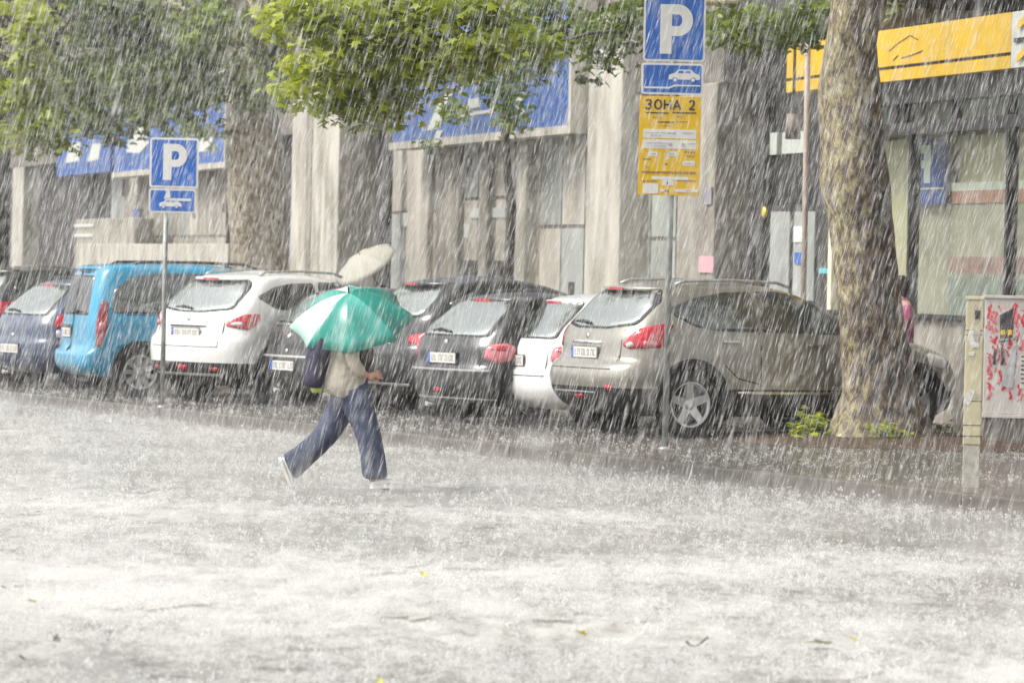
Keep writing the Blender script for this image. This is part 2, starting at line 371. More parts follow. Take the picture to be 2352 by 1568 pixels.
FA = R(75)                                     # the facade runs away to the left at this angle
F0 = Vector((5.75, 47.2, 0)); fd = Vector((math.cos(FA), -math.sin(FA), 0)); fn = Vector((math.sin(FA), math.cos(FA), 0))   # fn: into the building
FM = Matrix.Translation(F0) @ Matrix.Rotation(-FA, 4, 'Z')
def fpt(px, py, yl=0.0):
    d = ray(px, py); o = F0 + fn * yl - Vector((0, 0, CAM_H)); t = o.dot(fn) / d.dot(fn)
    p = d * t + Vector((0, 0, CAM_H)) - F0
    return p.dot(fd), p.z
def frect(x0, y0, x1, y1, yl=0.0):
    ym = (y0 + y1) / 2; xm = (x0 + x1) / 2
    return fpt(x0, ym, yl)[0], fpt(x1, ym, yl)[0], fpt(xm, y1, yl)[1], fpt(xm, y0, yl)[1]

def on_facade(name, label, cat, group=None):
    return empty(name, F0, -FA, label, cat, group)
bld = on_facade('shop_building', 'long beige stone shop building with tall columns behind the parked cars', 'building')
def fbox(name, x0, y0, x1, y1, d0, d1, m, parent=bld, z0=None, z1=None, bev=0.0):
    """box on the facade: corners of the visible face given in the picture, depth d0 (front) to d1"""
    a, b, za, zb = frect(x0, y0, x1, y1, d0); mb = MB(); mb.box(a, b, d0, d1, za if z0 is None else z0, zb if z1 is None else z1, m, bev=bev)
    return mb.build(name, parent)
# back wall with openings is a run of bays: everything sits in front of a recessed dark wall
xl = fpt(-250, 500)[0]; xs = fpt(1655, 500)[0]; xr_ = fpt(2352, 500)[0] + 6
mb = MB(); mb.box(xl, xs, 0.5, 9, -0.1, 14, M_stonedark); mb.box(xl, xs, 0.0, 0.5, 4.35, 14, M_stonemid)
mb.build('wall', bld)
for k in range(9):                                               # upper storeys, mostly behind the leaves
    x = xs - 1.5 - k * 3.6
    for z in (6.4, 9.9):
        mb = MB(); mb.box(x - 1.9, x, -0.04, 0.02, z, z + 1.9, M_stonedark); f = mb.build('window', bld)
        mb = MB(); mb.box(x - 1.78, x - 0.98, -0.06, -0.042, z + 0.1, z + 1.8, M_glass); mb.box(x - 0.92, x - 0.12, -0.06, -0.042, z + 0.1, z + 1.8, M_glass); mb.build('pane', f)
H0 = 4.35
for (x0, x1, d0, m) in ((700, 712, -0.28, M_stone), (668, 775, -0.25, M_stonepale), (1345, 1422, -0.22, M_stonepale), (1183, 1206, 0.02, M_stonepale), (936, 982, 0.12, M_shutter),
                        (1000, 1052, 0.12, M_stone), (28, 52, 0.0, M_stonepale), (1556, 1640, -0.05, M_stone), (1100, 1118, 0.1, M_stone), (1422, 1440, 0.05, M_stonemid)):
    fbox('column', x0, 300, x1, 640, d0, 0.6, m, z0=0, z1=H0 + (1.2 if d0 < -0.2 else 0), bev=0.02)
# glazed bays with pale film, behind the columns
def bay(x0, x1, m, rows=(1.0, 2.6), name='window'):
    a, b, _, _ = frect(x0, 400, x1, 640, 0.25); mb = MB()
    mb.box(a, b, 0.25, 0.33, 0.15, H0, M_stonemid); f = mb.build(name, bld)
    n = max(1, int(abs(b - a) / 1.1)); w = (b - a) / n
    mb = MB(); rb = random.Random(int(x0))
    for i in range(n):
        zz = [0.3] + list(rows) + [H0 - 0.1]
        for z0, z1 in zip(zz, zz[1:]):
            mb.box(a + i * w + 0.04, a + (i + 1) * w - 0.04, 0.235, 0.252, z0 + 0.03, z1 - 0.03, rb.choice((m, m, m, m, M_greyfilm, M_shutter)))
            if rb.random() < .35: q = rb.uniform(.2, .6) * w; zc = rb.uniform(z0 + .3, max(z0 + .35, z1 - .4)); mb.box(a + i * w + q, a + i * w + q + .35, 0.228, 0.234, zc, zc + rb.uniform(.2, .45), rb.choice((M_panel, M_shutter, M_stonedark)))
    mb.build('pane', f)
bay(893, 1060, M_shutter, (2.7,)); bay(1060, 1180, M_shutter, (2.9,)); bay(1240, 1345, M_greyfilm, (2.4,)); bay(1440, 1556, M_greyfilm, (2.2,))
bay(255, 520, M_stone, (2.3,)); bay(1205, 1240, M_stonemid, (2.0,))
# smaller marks on the facade
fbox('downpipe', 880, 300, 889, 640, -0.1, 0.0, M_stonedark, z0=0, z1=H0)
fbox('low_wall', 175, 560, 522, 606, -0.9, -0.6, M_stonepale, z0=0, bev=0.02)
fbox('notice', 915, 488, 968, 520, 0.20, 0.23, M_panel); fbox('notice', 1080, 478, 1160, 500, 0.20, 0.23, M_panel)
fbox('vent_grille', 1052, 598, 1150, 632, 0.16, 0.23, M_stonedark)
# entrance on the right of the pillar
a, b, _, _ = frect(1655, 300, 1890, 640, 0.45)
mb = MB(); mb.box(a, b, 0.45, 0.6, -0.1, 4.9, M_void); mb.build('entrance', bld)
for x0, x1 in ((1658, 1676), (1738, 1752), (1880, 1905)):
    fbox('door_frame', x0, 300, x1, 640, 0.30, 0.45, M_stonedark, z0=0, z1=4.4)
for x0, y0, x1, y1 in ((1748, 306, 1784, 356), (1796, 303, 1850, 352)):
    fbox('fanlight', x0, y0, x1, y1, 0.38, 0.44, M_lit)
a = fbox('entrance_door', 1752, 470, 1880, 640, 0.36, 0.42, M_frame, z0=0.0)
for x0, x1 in ((1768, 1812), (1822, 1870)): fbox('pane', x0, 486, x1, 690, 0.335, 0.357, M_greyfilm, parent=a)
mb = MB(); g = fpt(1742, 488, 0.2); mb.lathe([(0.02, -0.03), (0.07, -0.02), (0.085, 0.0), (0.05, 0.02)], mat('brass', (0.75, 0.62, 0.10), 0.35, 0.3), Matrix.Translation((g[0], 0.28, g[1])) @ Matrix.Rotation(R(90), 4, 'X'), 16); mb.build('bell', bld)
fbox('sticker', 1822, 520, 1842, 556, 0.315, 0.330, mat('sticker_white', (0.7, 0.72, 0.74), 0.5)); fbox('sticker', 1824, 580, 1844, 606, 0.315, 0.330, M_plateblue)
fbox('poster', 1604, 588, 1638, 626, -0.075, -0.06, mat('pink_paper', (0.70, 0.40, 0.45), 0.6, var=0.12)); fbox('notice', 1618, 430, 1634, 470, -0.075, -0.06, mat('grey_paper', (0.3, 0.28, 0.31), 0.6))
fbox('ledge', 1880, 616, 1925, 628, 0.1, 0.3, mat('turquoise_ledge', (0.08, 0.50, 0.55), 0.4))

# yellow-fronted shop
shop = on_facade('yellow_shop', 'shop with yellow fascia and tall dark framed glass behind the plane tree', 'building')
X0 = fpt(1905, 500)[0]
mb = MB(); mb.box(X0, xr_, 3.2, 9, -0.1, 14, M_shopwallrefl); mb.box(xs, xr_, 0.3, 3.2, 5.15, 14, M_stonedark); mb.box(xs, xr_, -0.12, 0.3, 5.15, 5.6, M_frame); mb.box(X0, xr_, 0.0, 3.2, -0.1, 0.0, M_stonemid)
mb.box(X0 - 0.02, X0 + 0.12, 0.0, 3.2, 0.0, 5.15, M_shopwallrefl)
mb.build('wall', shop)
a, b, za, zb = frect(1808, 30, 2322, 180, -0.25)
zt = fpt(2200, 46, -0.25)[1]; zb_ = fpt(2200, 170, -0.25)[1]; zs = fpt(2200, 138, -0.25)[1]
fas = MB(); fas.box(a, b, -0.25, 0.3, zb_, zs - 0.02, M_yellow); fas.box(a, b, -0.25, 0.3, zs + 0.02, zt, M_yellow); fas.box(a, b, -0.20, 0.25, zs - 0.02, zs + 0.02, M_ink)
fas = fas.build('fascia', shop)
mb = MB(); mb.box(b + 0.01, xr_, -0.25, 0.3, zb_, zt, M_panel); mb.build('fascia', shop)
mb = MB(); mb.box(b + 0.14, b + 0.75, -0.275, -0.252, zb_ + 0.28, zt - 0.30, M_ink); pst = mb.build('poster', shop)
mb = MB(); w = 0.28; xc, zc = b + 0.43, (zb_ + zt) / 2 + 0.0
mb.bm.free()
for i in (-1, 1):
    mb = MB(); mb.prism([(xc - w * .6, zc + i * 0.18), (xc + w * .5, zc + i * .18 + .1), (xc + w * .5, zc + i * .18 + 0.02), (xc - w * .6, zc + i * .18 - .08)], -0.285, -0.277, M_signyel); mb.build('emblem', pst)
# cracks / marks on the fascia
mb = MB()
def stroke(mb, pts, w, y, m):
    for (x0, z0), (x1, z1) in zip(pts, pts[1:]):
        d = Vector((x1 - x0, z1 - z0)).normalized(); n = Vector((-d.y, d.x)) * w / 2
        mb.prism([(x0 - n.x, z0 - n.y), (x1 - n.x, z1 - n.y), (x1 + n.x, z1 + n.y), (x0 + n.x, z0 + n.y)], y, y + 0.004, m)
P_ = lambda px, py: fpt(px, py, -0.256)
stroke(mb, [P_(2042, 118), P_(2062, 100), P_(2090, 82), P_(2108, 92)], 0.012, -0.256, M_ink); stroke(mb, [P_(2070, 134), P_(2092, 128), P_(2120, 117)], 0.014, -0.256, M_ink); stroke(mb, [P_(2050, 140), P_(2062, 128)], 0.012, -0.256, M_ink)
mb.build('crack', fas)
# dark frame of the glass front
zsill = fpt(2150, 722, 0)[1]; ztr0 = fpt(2200, 302, 0)[1]; ztr1 = fpt(2200, 274, 0)[1]
mb = MB()
mb.box(X0, xr_, -0.1, 0.12, zb_ - 0.27, zb_ - 0.003, M_frame); mb.box(X0, xr_, -0.06, 0.10, ztr0, ztr1, M_frame)
mb.box(X0, xr_, -0.08, 0.12, zsill - 0.05, zsill, M_frame)
mull = [fpt(p, 400)[0] for p in (2098, 2322)]; mulu = [fpt(p, 230)[0] for p in (2056, 2083, 2193)]
for i, x in enumerate(mull): mb.box(x - 0.035, x + 0.035, -0.05, 0.08, zsill, ztr0, M_frame)
for x in mulu + [fpt(2320, 230)[0]]: mb.box(x - 0.05, x + 0.05, -0.05, 0.08, ztr1, zb_ - 0.27, M_frame)
x = mull[-1]
while x < xr_ - 2: x += 1.6; mb.box(x - 0.035, x + 0.035, -0.05, 0.08, zsill, ztr0, M_frame)
mb.build('window_frame', shop)
mb = MB(); mb.box(X0, xr_, 0.0, 0.35, 0.0, zsill - 0.05, M_stone); mb.build('plinth', shop)
mb = MB(); mb.box(X0, xr_, 0.02, 0.035, zsill, ztr0, M_shopglass); mb.build('shop_window', shop)
mb = MB(); mb.box(X0, xr_, 0.02, 0.035, ztr1, zb_ - 0.27, M_shopglass); mb.build('fanlight', shop)
mb = MB(); mb.box(X0, xr_, 0.55, 0.6, 0, ztr0, M_shopwallrefl); mb.build('reflection_panel', shop)  # panel added close behind the glass, coloured like its tan reflection
mb = MB(); mb.box(X0, xr_, 0.25, 0.3, ztr1 - 0.05, zb_ - 0.1, M_greyfilm); mb.build('blind', shop)
# reflections in the shop glass, modelled as a board and bands behind it
sign_refl = on_facade('sign_reflection', 'reversed blue P sign reflected in the yellow shop glass, built as a board', 'glass_reflection')
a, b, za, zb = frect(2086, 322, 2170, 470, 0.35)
mb = MB(); mb.box(a, b, 0.35, 0.38, za, zb, mat('reflected_blue', (0.06, 0.10, 0.38), 0.5, var=0.3, scale=4)); o = mb.build('reflected_sign_board', sign_refl)
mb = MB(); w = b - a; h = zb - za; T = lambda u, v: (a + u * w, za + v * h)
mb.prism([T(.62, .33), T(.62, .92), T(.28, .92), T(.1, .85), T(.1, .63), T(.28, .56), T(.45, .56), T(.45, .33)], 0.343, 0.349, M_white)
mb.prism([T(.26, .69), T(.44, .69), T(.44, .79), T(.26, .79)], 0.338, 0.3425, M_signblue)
mb.box(a, b, 0.34, 0.347, za + h * .23, za + h * .26, M_panel); mb.build('reflected_letter', sign_refl)
bus_refl = on_facade('bus_reflection', 'red and white bus reflection in the yellow shop glass, built as bands', 'reflection')  # bands added behind the glass stand in for a reflected bus
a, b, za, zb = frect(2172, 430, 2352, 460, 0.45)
mb = MB(); mb.box(a, xr_ - 1, 0.45, 0.54, za + .12, za + .22, mat('reflected_cream', (0.78, 0.75, 0.70), 0.5)); mb.box(a, xr_ - 1, 0.45, 0.54, za - 0.03, za + .12, mat('reflected_red', (0.58, 0.30, 0.25), 0.5)); mb.box(a - 1.2, xr_ - 1, 0.47, 0.54, 0.0, za - 0.03, mat('reflected_pale', (0.50, 0.44, 0.37), 0.6, var=0.25, scale=1.5)); mb.build('band', bus_refl)
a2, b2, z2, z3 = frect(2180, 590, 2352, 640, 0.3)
mb = MB(); mb.box(a2, xr_ - 1, 0.3, 0.44, 0.0, z2, M_greyfilm); mb.box(a2, xr_ - 1, 0.3, 0.44, z2 + .001, z2 + .06, M_stonepale); mb.box(a2, xr_ - 1, 0.3, 0.42, z2 + 0.062, z3, mat('reflected_red2', (0.48, 0.28, 0.26), 0.5, var=0.3, scale=2)); mb.build('cabinet', bus_refl)  # lower bands, also standing in for the reflected bus
# blue shop signs
def blue_sign(name, label, px0, px1, yb0, hh, d, border=True, marks=()):
    s = on_facade(name, label, 'sign', 'blue shop signs')
    a, zb = fpt(px0, yb0[0], d); b, zb2 = fpt(px1, yb0[1], d); zb = (zb + zb2) / 2
    mb = MB(); mb.box(a, b, d, d + 0.3, zb, zb + hh, M_blue); o = mb.build('panel', s)
    if border:
        mb = MB(); t = 0.13
        mb.box(a - t, b + t, d - 0.04, d + 0.34, zb - t, zb - 0.002, M_stonepale); mb.box(b + 0.002, b + t, d - 0.04, d + 0.34, zb, zb + hh, M_stonepale); mb.box(a - t, b + t, d - 0.04, d + 0.34, zb + hh + 0.002, zb + hh + t, M_stonepale)
        mb.build('sign_frame', s)
    for poly in marks:
        mb = MB(); mb.prism([fpt(x, y, d - 0.02) for x, y in poly], d - 0.02, d - 0.003, M_panel); mb.build('letter', s)
blue_sign('shop_sign', 'blue shop sign with white frame and white lettering, half behind bright leaves', 902, 1310, (330, 285), 1.9, -0.45,
          marks=(((980, 300), (1012, 222), (1045, 200), (1030, 240), (1004, 296)), ((1034, 262), (1186, 246), (1186, 216), (1205, 212), (1196, 240), (1204, 262), (1180, 262), (1178, 252), (1036, 272)), ((1075, 250), (1100, 246), (1100, 225), (1075, 228)), ((990, 330), (1003, 300), (1016, 300), (1004, 328))))
blue_sign('shop_sign', 'blue shop sign with white lower frame behind the small parking sign', 262, 518, (398, 370), 1.9, -0.35,
          marks=(((290, 350), (300, 300), (330, 290), (340, 330), (320, 352)), ((455, 350), (462, 300), (490, 300), (484, 345))))
blue_sign('shop_sign', 'unframed blue shop sign farthest left under the leaves', 130, 252, (402, 398), 1.9, -0.3, False,
          marks=(((150, 375), (160, 330), (185, 325), (180, 370)), ((200, 372), (212, 330), (232, 330), (226, 366))))
# air conditioner and blue strip at the left
ac = on_facade('kiosk_box', 'beige box cabinet with slatted end below the framed blue sign', 'cabinet')
a, b, za, zb = frect(172, 502, 306, 588, -0.7)
mb = MB(); mb.box(a, b, -0.7, -0.2, 0.0, zb, M_stone, bev=0.03); mb.build('body', ac)
mb = MB()
for k in range(2): mb.box(a, a + (b - a) * .35, -0.73, -0.703, zb - 0.2 - k * 0.25, zb - 0.12 - k * 0.25, M_panel)
mb.build('slat', ac)
ds = on_facade('door_strip', 'narrow dark blue upright banner beside the beige box cabinet', 'banner')
a, b, za, zb = frect(306, 480, 320, 562, -0.5); mb = MB(); mb.box(a, b, -0.5, -0.4, 0, zb, M_ink); mb.build('pole', ds); mb = MB(); mb.box(a - .02, b + .02, -0.53, -0.502, za, zb, mat('navy_banner', (0.04, 0.06, 0.2), 0.6)); mb.build('cloth', ds)
ns = on_facade('no_entry_sign', 'small red and white sign between the pale column and the tall parking sign', 'sign')
a, b, za, zb = frect(1424, 470, 1450, 518, 0.0)
mb = MB(); mb.box(a, b, 0.0, 0.03, za, zb, M_white); mb.box(a, b, -0.02, -0.003, zb - (zb - za) * .33, zb, mat('sign_red', (0.55, 0.08, 0.1), 0.5)); mb.box(a, b, -0.02, -0.003, za, za + (zb - za) * .25, MATS['sign_red']); mb.build('plate', ns)
hl = on_facade('hanging_lamp', 'brown cylindrical lamp hanging in front of the dark entrance', 'lamp')
x, z = fpt(1821, 320, -0.4); x2, z2 = fpt(1818, 262, -0.4)
mb = MB(); mb.tube([(x, -0.4, z), (x, -0.4, z2)], [0.10, 0.09], mat('lamp_brown', (0.17, 0.13, 0.11), 0.5), 16); mb.build('lamp_shade', hl)
mb = MB(); mb.tube([(x, -0.4, z2), (x, -0.4, 5.15)], 0.02, M_frame, 8); mb.tube([(x, -0.4, 5.15), (x, 0.3, 5.15)], 0.02, M_frame, 8); mb.build('rod', hl)
dp = empty('drain_pole', (0, 0, 0), 0, 'thin pinkish brown pole standing left of the big trunk', 'pole')
p0, p1 = atY(1846, 640, 52.0), atY(1852, 215, 52.0)
mb = MB(); mb.tube([(p0.x - .0, 52.0, 0), (p0.x, 52.0, 2.2), (p1.x, 52.0, p1.z + 1.2)], 0.036, mat('pole_pinkish', (0.36, 0.29, 0.25), 0.5), 12); mb.build('shaft', dp)
mb = MB(); mb.lathe([(0.12, 0), (0.12, 0.05), (0.07, 0.1)], mat('pole_pinkish', ()), Matrix.Translation((p0.x, 52.0, 0)), 16); mb.build('base', dp)

# ------------------------------------------------------------------ cars
def paint(name, col, var=0.04, metal=0.0, rough=0.28):
    return mat(name, col, rough, metal, var, 3.0, coat=0.7)

class Body:
    """closed car body lofted from horizontal slices: rounded plan outlines at every height"""
    def __init__(s, sp):
        s.sp = sp; s.rear = pchip(*zip(*sp['rear'])); s.front = pchip(*zip(*sp['front'])); s.wid = pchip(*zip(*sp['width']))
        s.Lr = pchip(*zip(*sp.get('Lr', [(0.2, 0.35), (0.9, 0.42), (1.2, 0.4), (1.6, 0.5)])))
        s.Lf = pchip(*zip(*sp.get('Lf', [(0.2, 0.6), (0.9, 0.75), (1.1, 0.8), (1.6, 0.5)]))); s.p = sp.get('p', 2.6)
    def plan(s, z):
        xr, xf, w = s.rear(z), s.front(z), s.wid(z); h = (xf - xr) / 2
        return xr, xf, w, min(s.Lr(z), h * .95), min(s.Lf(z), h * .95)
    def side(s, x, z):
        xr, xf, w, lr, lf = s.plan(z); p = s.p
        if x < xr + lr: t = min(1, max(0, (xr + lr - x) / lr)); return w * (1 - t ** p) ** (1 / p)
        if x > xf - lf: t = min(1, max(0, (x - xf + lf) / lf)); return w * (1 - t ** p) ** (1 / p)
        return w
    def back(s, y, z):
        xr, xf, w, lr, lf = s.plan(z); p = s.p; t = min(1, abs(y) / w); return xr + lr * (1 - (1 - t ** p) ** (1 / p))
    def nose(s, y, z):
        xr, xf, w, lr, lf = s.plan(z); p = s.p; t = min(1, abs(y) / w); return xf - lf * (1 - (1 - t ** p) ** (1 / p))
    def wrap(s, q, z):
        xr, xf, w, lr, lf = s.plan(z); p = s.p
        if q > 1: return xr + lr + (q - 1), w
        a = math.pi * q / 2
        return xr + lr * (1 - math.cos(a) ** (2 / p)), w * math.sin(a) ** (2 / p)
    def ring(s, z):
        xr, xf, w, lr, lf = s.plan(z); p = s.p; half = []
        for k in range(11): x, y = s.wrap(k / 10, z); half.append((x, y))
        n = 22
        for k in range(1, n): half.append((xr + lr + (xf - lf - xr - lr) * k / n, w))
        for k in range(10, -1, -1):
            a = math.pi * k / 20; half.append((xf - lf * (1 - math.cos(a) ** (2 / p)), w * math.sin(a) ** (2 / p)))
        return [(x, y, z) for x, y in half] + [(x, -y, z) for x, y in half[-2:0:-1]]
    def mesh(s, m, mlow, zlow, parent):
        mb = MB(); z0 = s.sp['rear'][0][0]; z1 = s.sp['rear'][-1][0]
        zs = list(np.linspace(z0, z1 - 0.1, 42)) + list(np.linspace(z1 - 0.1, z1, 9))[1:]
        rings = [s.ring(z) for z in zs]; last = rings[-1]; xm = (s.rear(z1) + s.front(z1)) / 2
        for f in (0.9, 0.72, 0.5, 0.25): rings.append([(xm + (x - xm) * (0.25 + 0.75 * f), y * f, z + 0.022 * (1 - f * f)) for x, y, z in last])
        vr = [[mb.bm.verts.new(p) for p in r] for r in rings]; n = len(vr[0])
        for i, (a, b) in enumerate(zip(vr, vr[1:])):
            zz = rings[i + 1][0][2]; mm = mlow if zz < zlow else m
            for k in range(n): mb.face([a[k], a[(k + 1) % n], b[(k + 1) % n], b[k]], mm, True)
        mb.face(vr[0][::-1], mlow); mb.face(vr[-1], m, True)
        o = mb.build('body', parent)
        # wheel wells
        cut = MB(); r = s.sp.get('arch', 0.37); wb = s.sp['wb']; wmax = max(w for _, w in s.sp['width'])
        for x in (0, wb):
            for sg in (-1, 1): cut.lathe([(r, -0.3), (r, 0.3)], M_liner, Matrix.Translation((x, sg * (wmax - 0.12), s.sp['rw'] + 0.02)) @ Matrix.Rotation(R(90), 4, 'X'), 40, smooth=False)
        co = cut.build('cutter', parent); md = o.modifiers.new('b', 'BOOLEAN'); md.operation = 'DIFFERENCE'; md.object = co; md.solver = 'EXACT'
        md.material_mode = 'TRANSFER'
        dg = bpy.context.evaluated_depsgraph_get(); me = bpy.data.meshes.new_from_object(o.evaluated_get(dg)); o.modifiers.clear(); old = o.data; o.data = me
        me.name = 'body'; bpy.data.objects.remove(co)
        return o
    def patch(s, name, poly, mode, m, parent, off=0.006, th=0.008, smooth_corners=0, sg=-1, maxlen=0.07, slots=None):
        if smooth_corners: poly = round_poly(poly, .05)
        bm = bmesh.new(); f = bm.faces.new([bm.verts.new((x, 0, z)) for x, z in poly]); bmesh.ops.triangulate(bm, faces=[f])
        for _ in range(5):
            es = [e for e in bm.edges if e.calc_length() > maxlen]
            if not es: break
            bmesh.ops.subdivide_edges(bm, edges=es, cuts=1); bmesh.ops.triangulate(bm, faces=[f for f in bm.faces if len(f.verts) > 3])
        for v in bm.verts:
            a, z = v.co.x, v.co.z
            if mode == 'side': v.co = (a, sg * (s.side(a, z) + off), z)
            elif mode == 'rear': v.co = (s.back(a, z) - off, a, z)
            elif mode == 'front': v.co = (s.nose(a, z) + off, a, z)
            elif mode == 'wrap': x, y = s.wrap(a, z); v.co = (x - off * max(0, 1 - a) - 0.0, sg * (y + off * min(1, a * 1.2)), z)
        bmesh.ops.recalc_face_normals(bm, faces=bm.faces)
        # make the outside face outwards
        c = sum((f.normal * f.calc_area() for f in bm.faces), Vector()); want = {'side': Vector((0, sg, 0)), 'rear': Vector((-1, 0, 0)), 'front': Vector((1, 0, 0)), 'wrap': Vector((-1, sg, 0))}[mode]
        if c.dot(want) < 0: bmesh.ops.reverse_faces(bm, faces=bm.faces)
        bmesh.ops.solidify(bm, geom=bm.faces, thickness=th)
        me = bpy.data.meshes.new(name); bm.to_mesh(me); bm.free(); me.materials.append(m)
        me.polygons.foreach_set('use_smooth', np.ones(len(me.polygons), dtype=bool))
        o = bpy.data.objects.new(name, me); C.objects.link(o); o.parent = parent
        return o

def wheel(parent, x, y, rw, rim_r, kind, sg):
    """sg: which side it faces"""
    t = MB(); Mx = Matrix.Translation((x, y, rw)) @ Matrix.Rotation(R(90) * (1 if sg < 0 else -1), 4, 'X')     # local +Z points outwards
    w = 0.2
    t.lathe([(rim_r, -w / 2), (rw * .93, -w / 2), (rw, -w / 2 + .03), (rw, w / 2 - .03), (rw * .93, w / 2), (rim_r + 0.012, w / 2 + .004), (rim_r, w / 2 - .01), (rim_r - 0.004, -w / 2 + .01)], M_rubber, Mx, 44, caps=False)
    root = t.build('wheel', parent)
    a = MB(); al = M_alloy if kind != 'cap' else M_hubcap
    a.lathe([(rim_r + .002, w / 2 + .002), (rim_r - .012, w / 2 + .004), (rim_r - .028, w / 2 - .03), (rim_r - .03, w / 2 - 0.06)], al, Mx, 44, caps=False)
    # ring is open towards the hub: dark dish behind
    n = {'five': 5, 'cap': 9, 'multi': 7}[kind]
    for k in range(n):
        an = 2 * math.pi * k / n + 0.35; ca, sa = math.cos(an), math.sin(an); b0, b1 = (0.05, 0.035) if kind == 'five' else (0.026, 0.03)
        def P(r, o, h): return Mx @ Vector((ca * r - sa * o, sa * r + ca * o, h))
        vs = [P(0.03, -b0, .075), P(rim_r - .015, -b1, .096), P(rim_r - .015, b1, .096), P(0.03, b0, .075), P(0.03, -b0, .03), P(rim_r - .015, -b1, .05), P(rim_r - .015, b1, .05), P(0.03, b0, .03)]
        v = [a.bm.verts.new(q) for q in vs]
        for q in ((0, 1, 2, 3), (4, 7, 6, 5), (0, 4, 5, 1), (1, 5, 6, 2), (2, 6, 7, 3), (3, 7, 4, 0)): a.face([v[i] for i in q], al)
    a.lathe([(0.0, .09), (0.035, .092), (0.06, .08), (0.065, .03)], al, Mx, 20)
    a.build('rim', root)
    d = MB(); d.lathe([(0.005, -.02), (rim_r - .005, -.018), (rim_r - .004, 0.0), (rim_r * .6, .012), (0.005, .014)], M_liner, Mx, 30); d.build('brake', root)
    return root

def plate(body, parent, y, z, tilt=0.0, w=0.52, band=True):
    x = body.back(y, z) - 0.016; mb = MB()
    Mx = Matrix.Translation((x, y, z)) @ Matrix.Rotation(R(-90), 4, 'Z') @ Matrix.Rotation(tilt, 4, 'X')     # local x runs to the viewer's right
    mb.box(-w / 2 - .008, w / 2 + .008, 0, 0.012, -.063, .063, M_black, Mx); mb.box(-w / 2, w / 2, -0.006, -0.0005, -.055, .055, M_plate, Mx)
    mb.box(-w / 2, -w / 2 + .045, -0.009, -0.0065, -.055, .055, M_plateblue, Mx)
    o = mb.build('number_plate', parent)
    mb = MB(); x = -w / 2 + .075
    rnd = random.Random(int(abs(y * 1000) + z * 999))
    for k in range(7):
        cw = rnd.choice((.036, .03, .036)); mb.box(x, x + .009, -0.009, -0.0065, -.034, .034, M_platechar, Mx)
        if rnd.random() < .8: mb.box(x + .0095, x + cw, -0.009, -0.0065, .024, .034, M_platechar, Mx)
        if rnd.random() < .7: mb.box(x + .0095, x + cw, -0.009, -0.0065, -.034, -.024, M_platechar, Mx)
        if rnd.random() < .6: mb.box(x + cw + .0005, x + cw + .009, -0.009, -0.0065, -.034, .034, M_platechar, Mx)
        x += .058 + (0.02 if k in (1, 4) else 0)
    mb.build('lettering', o)

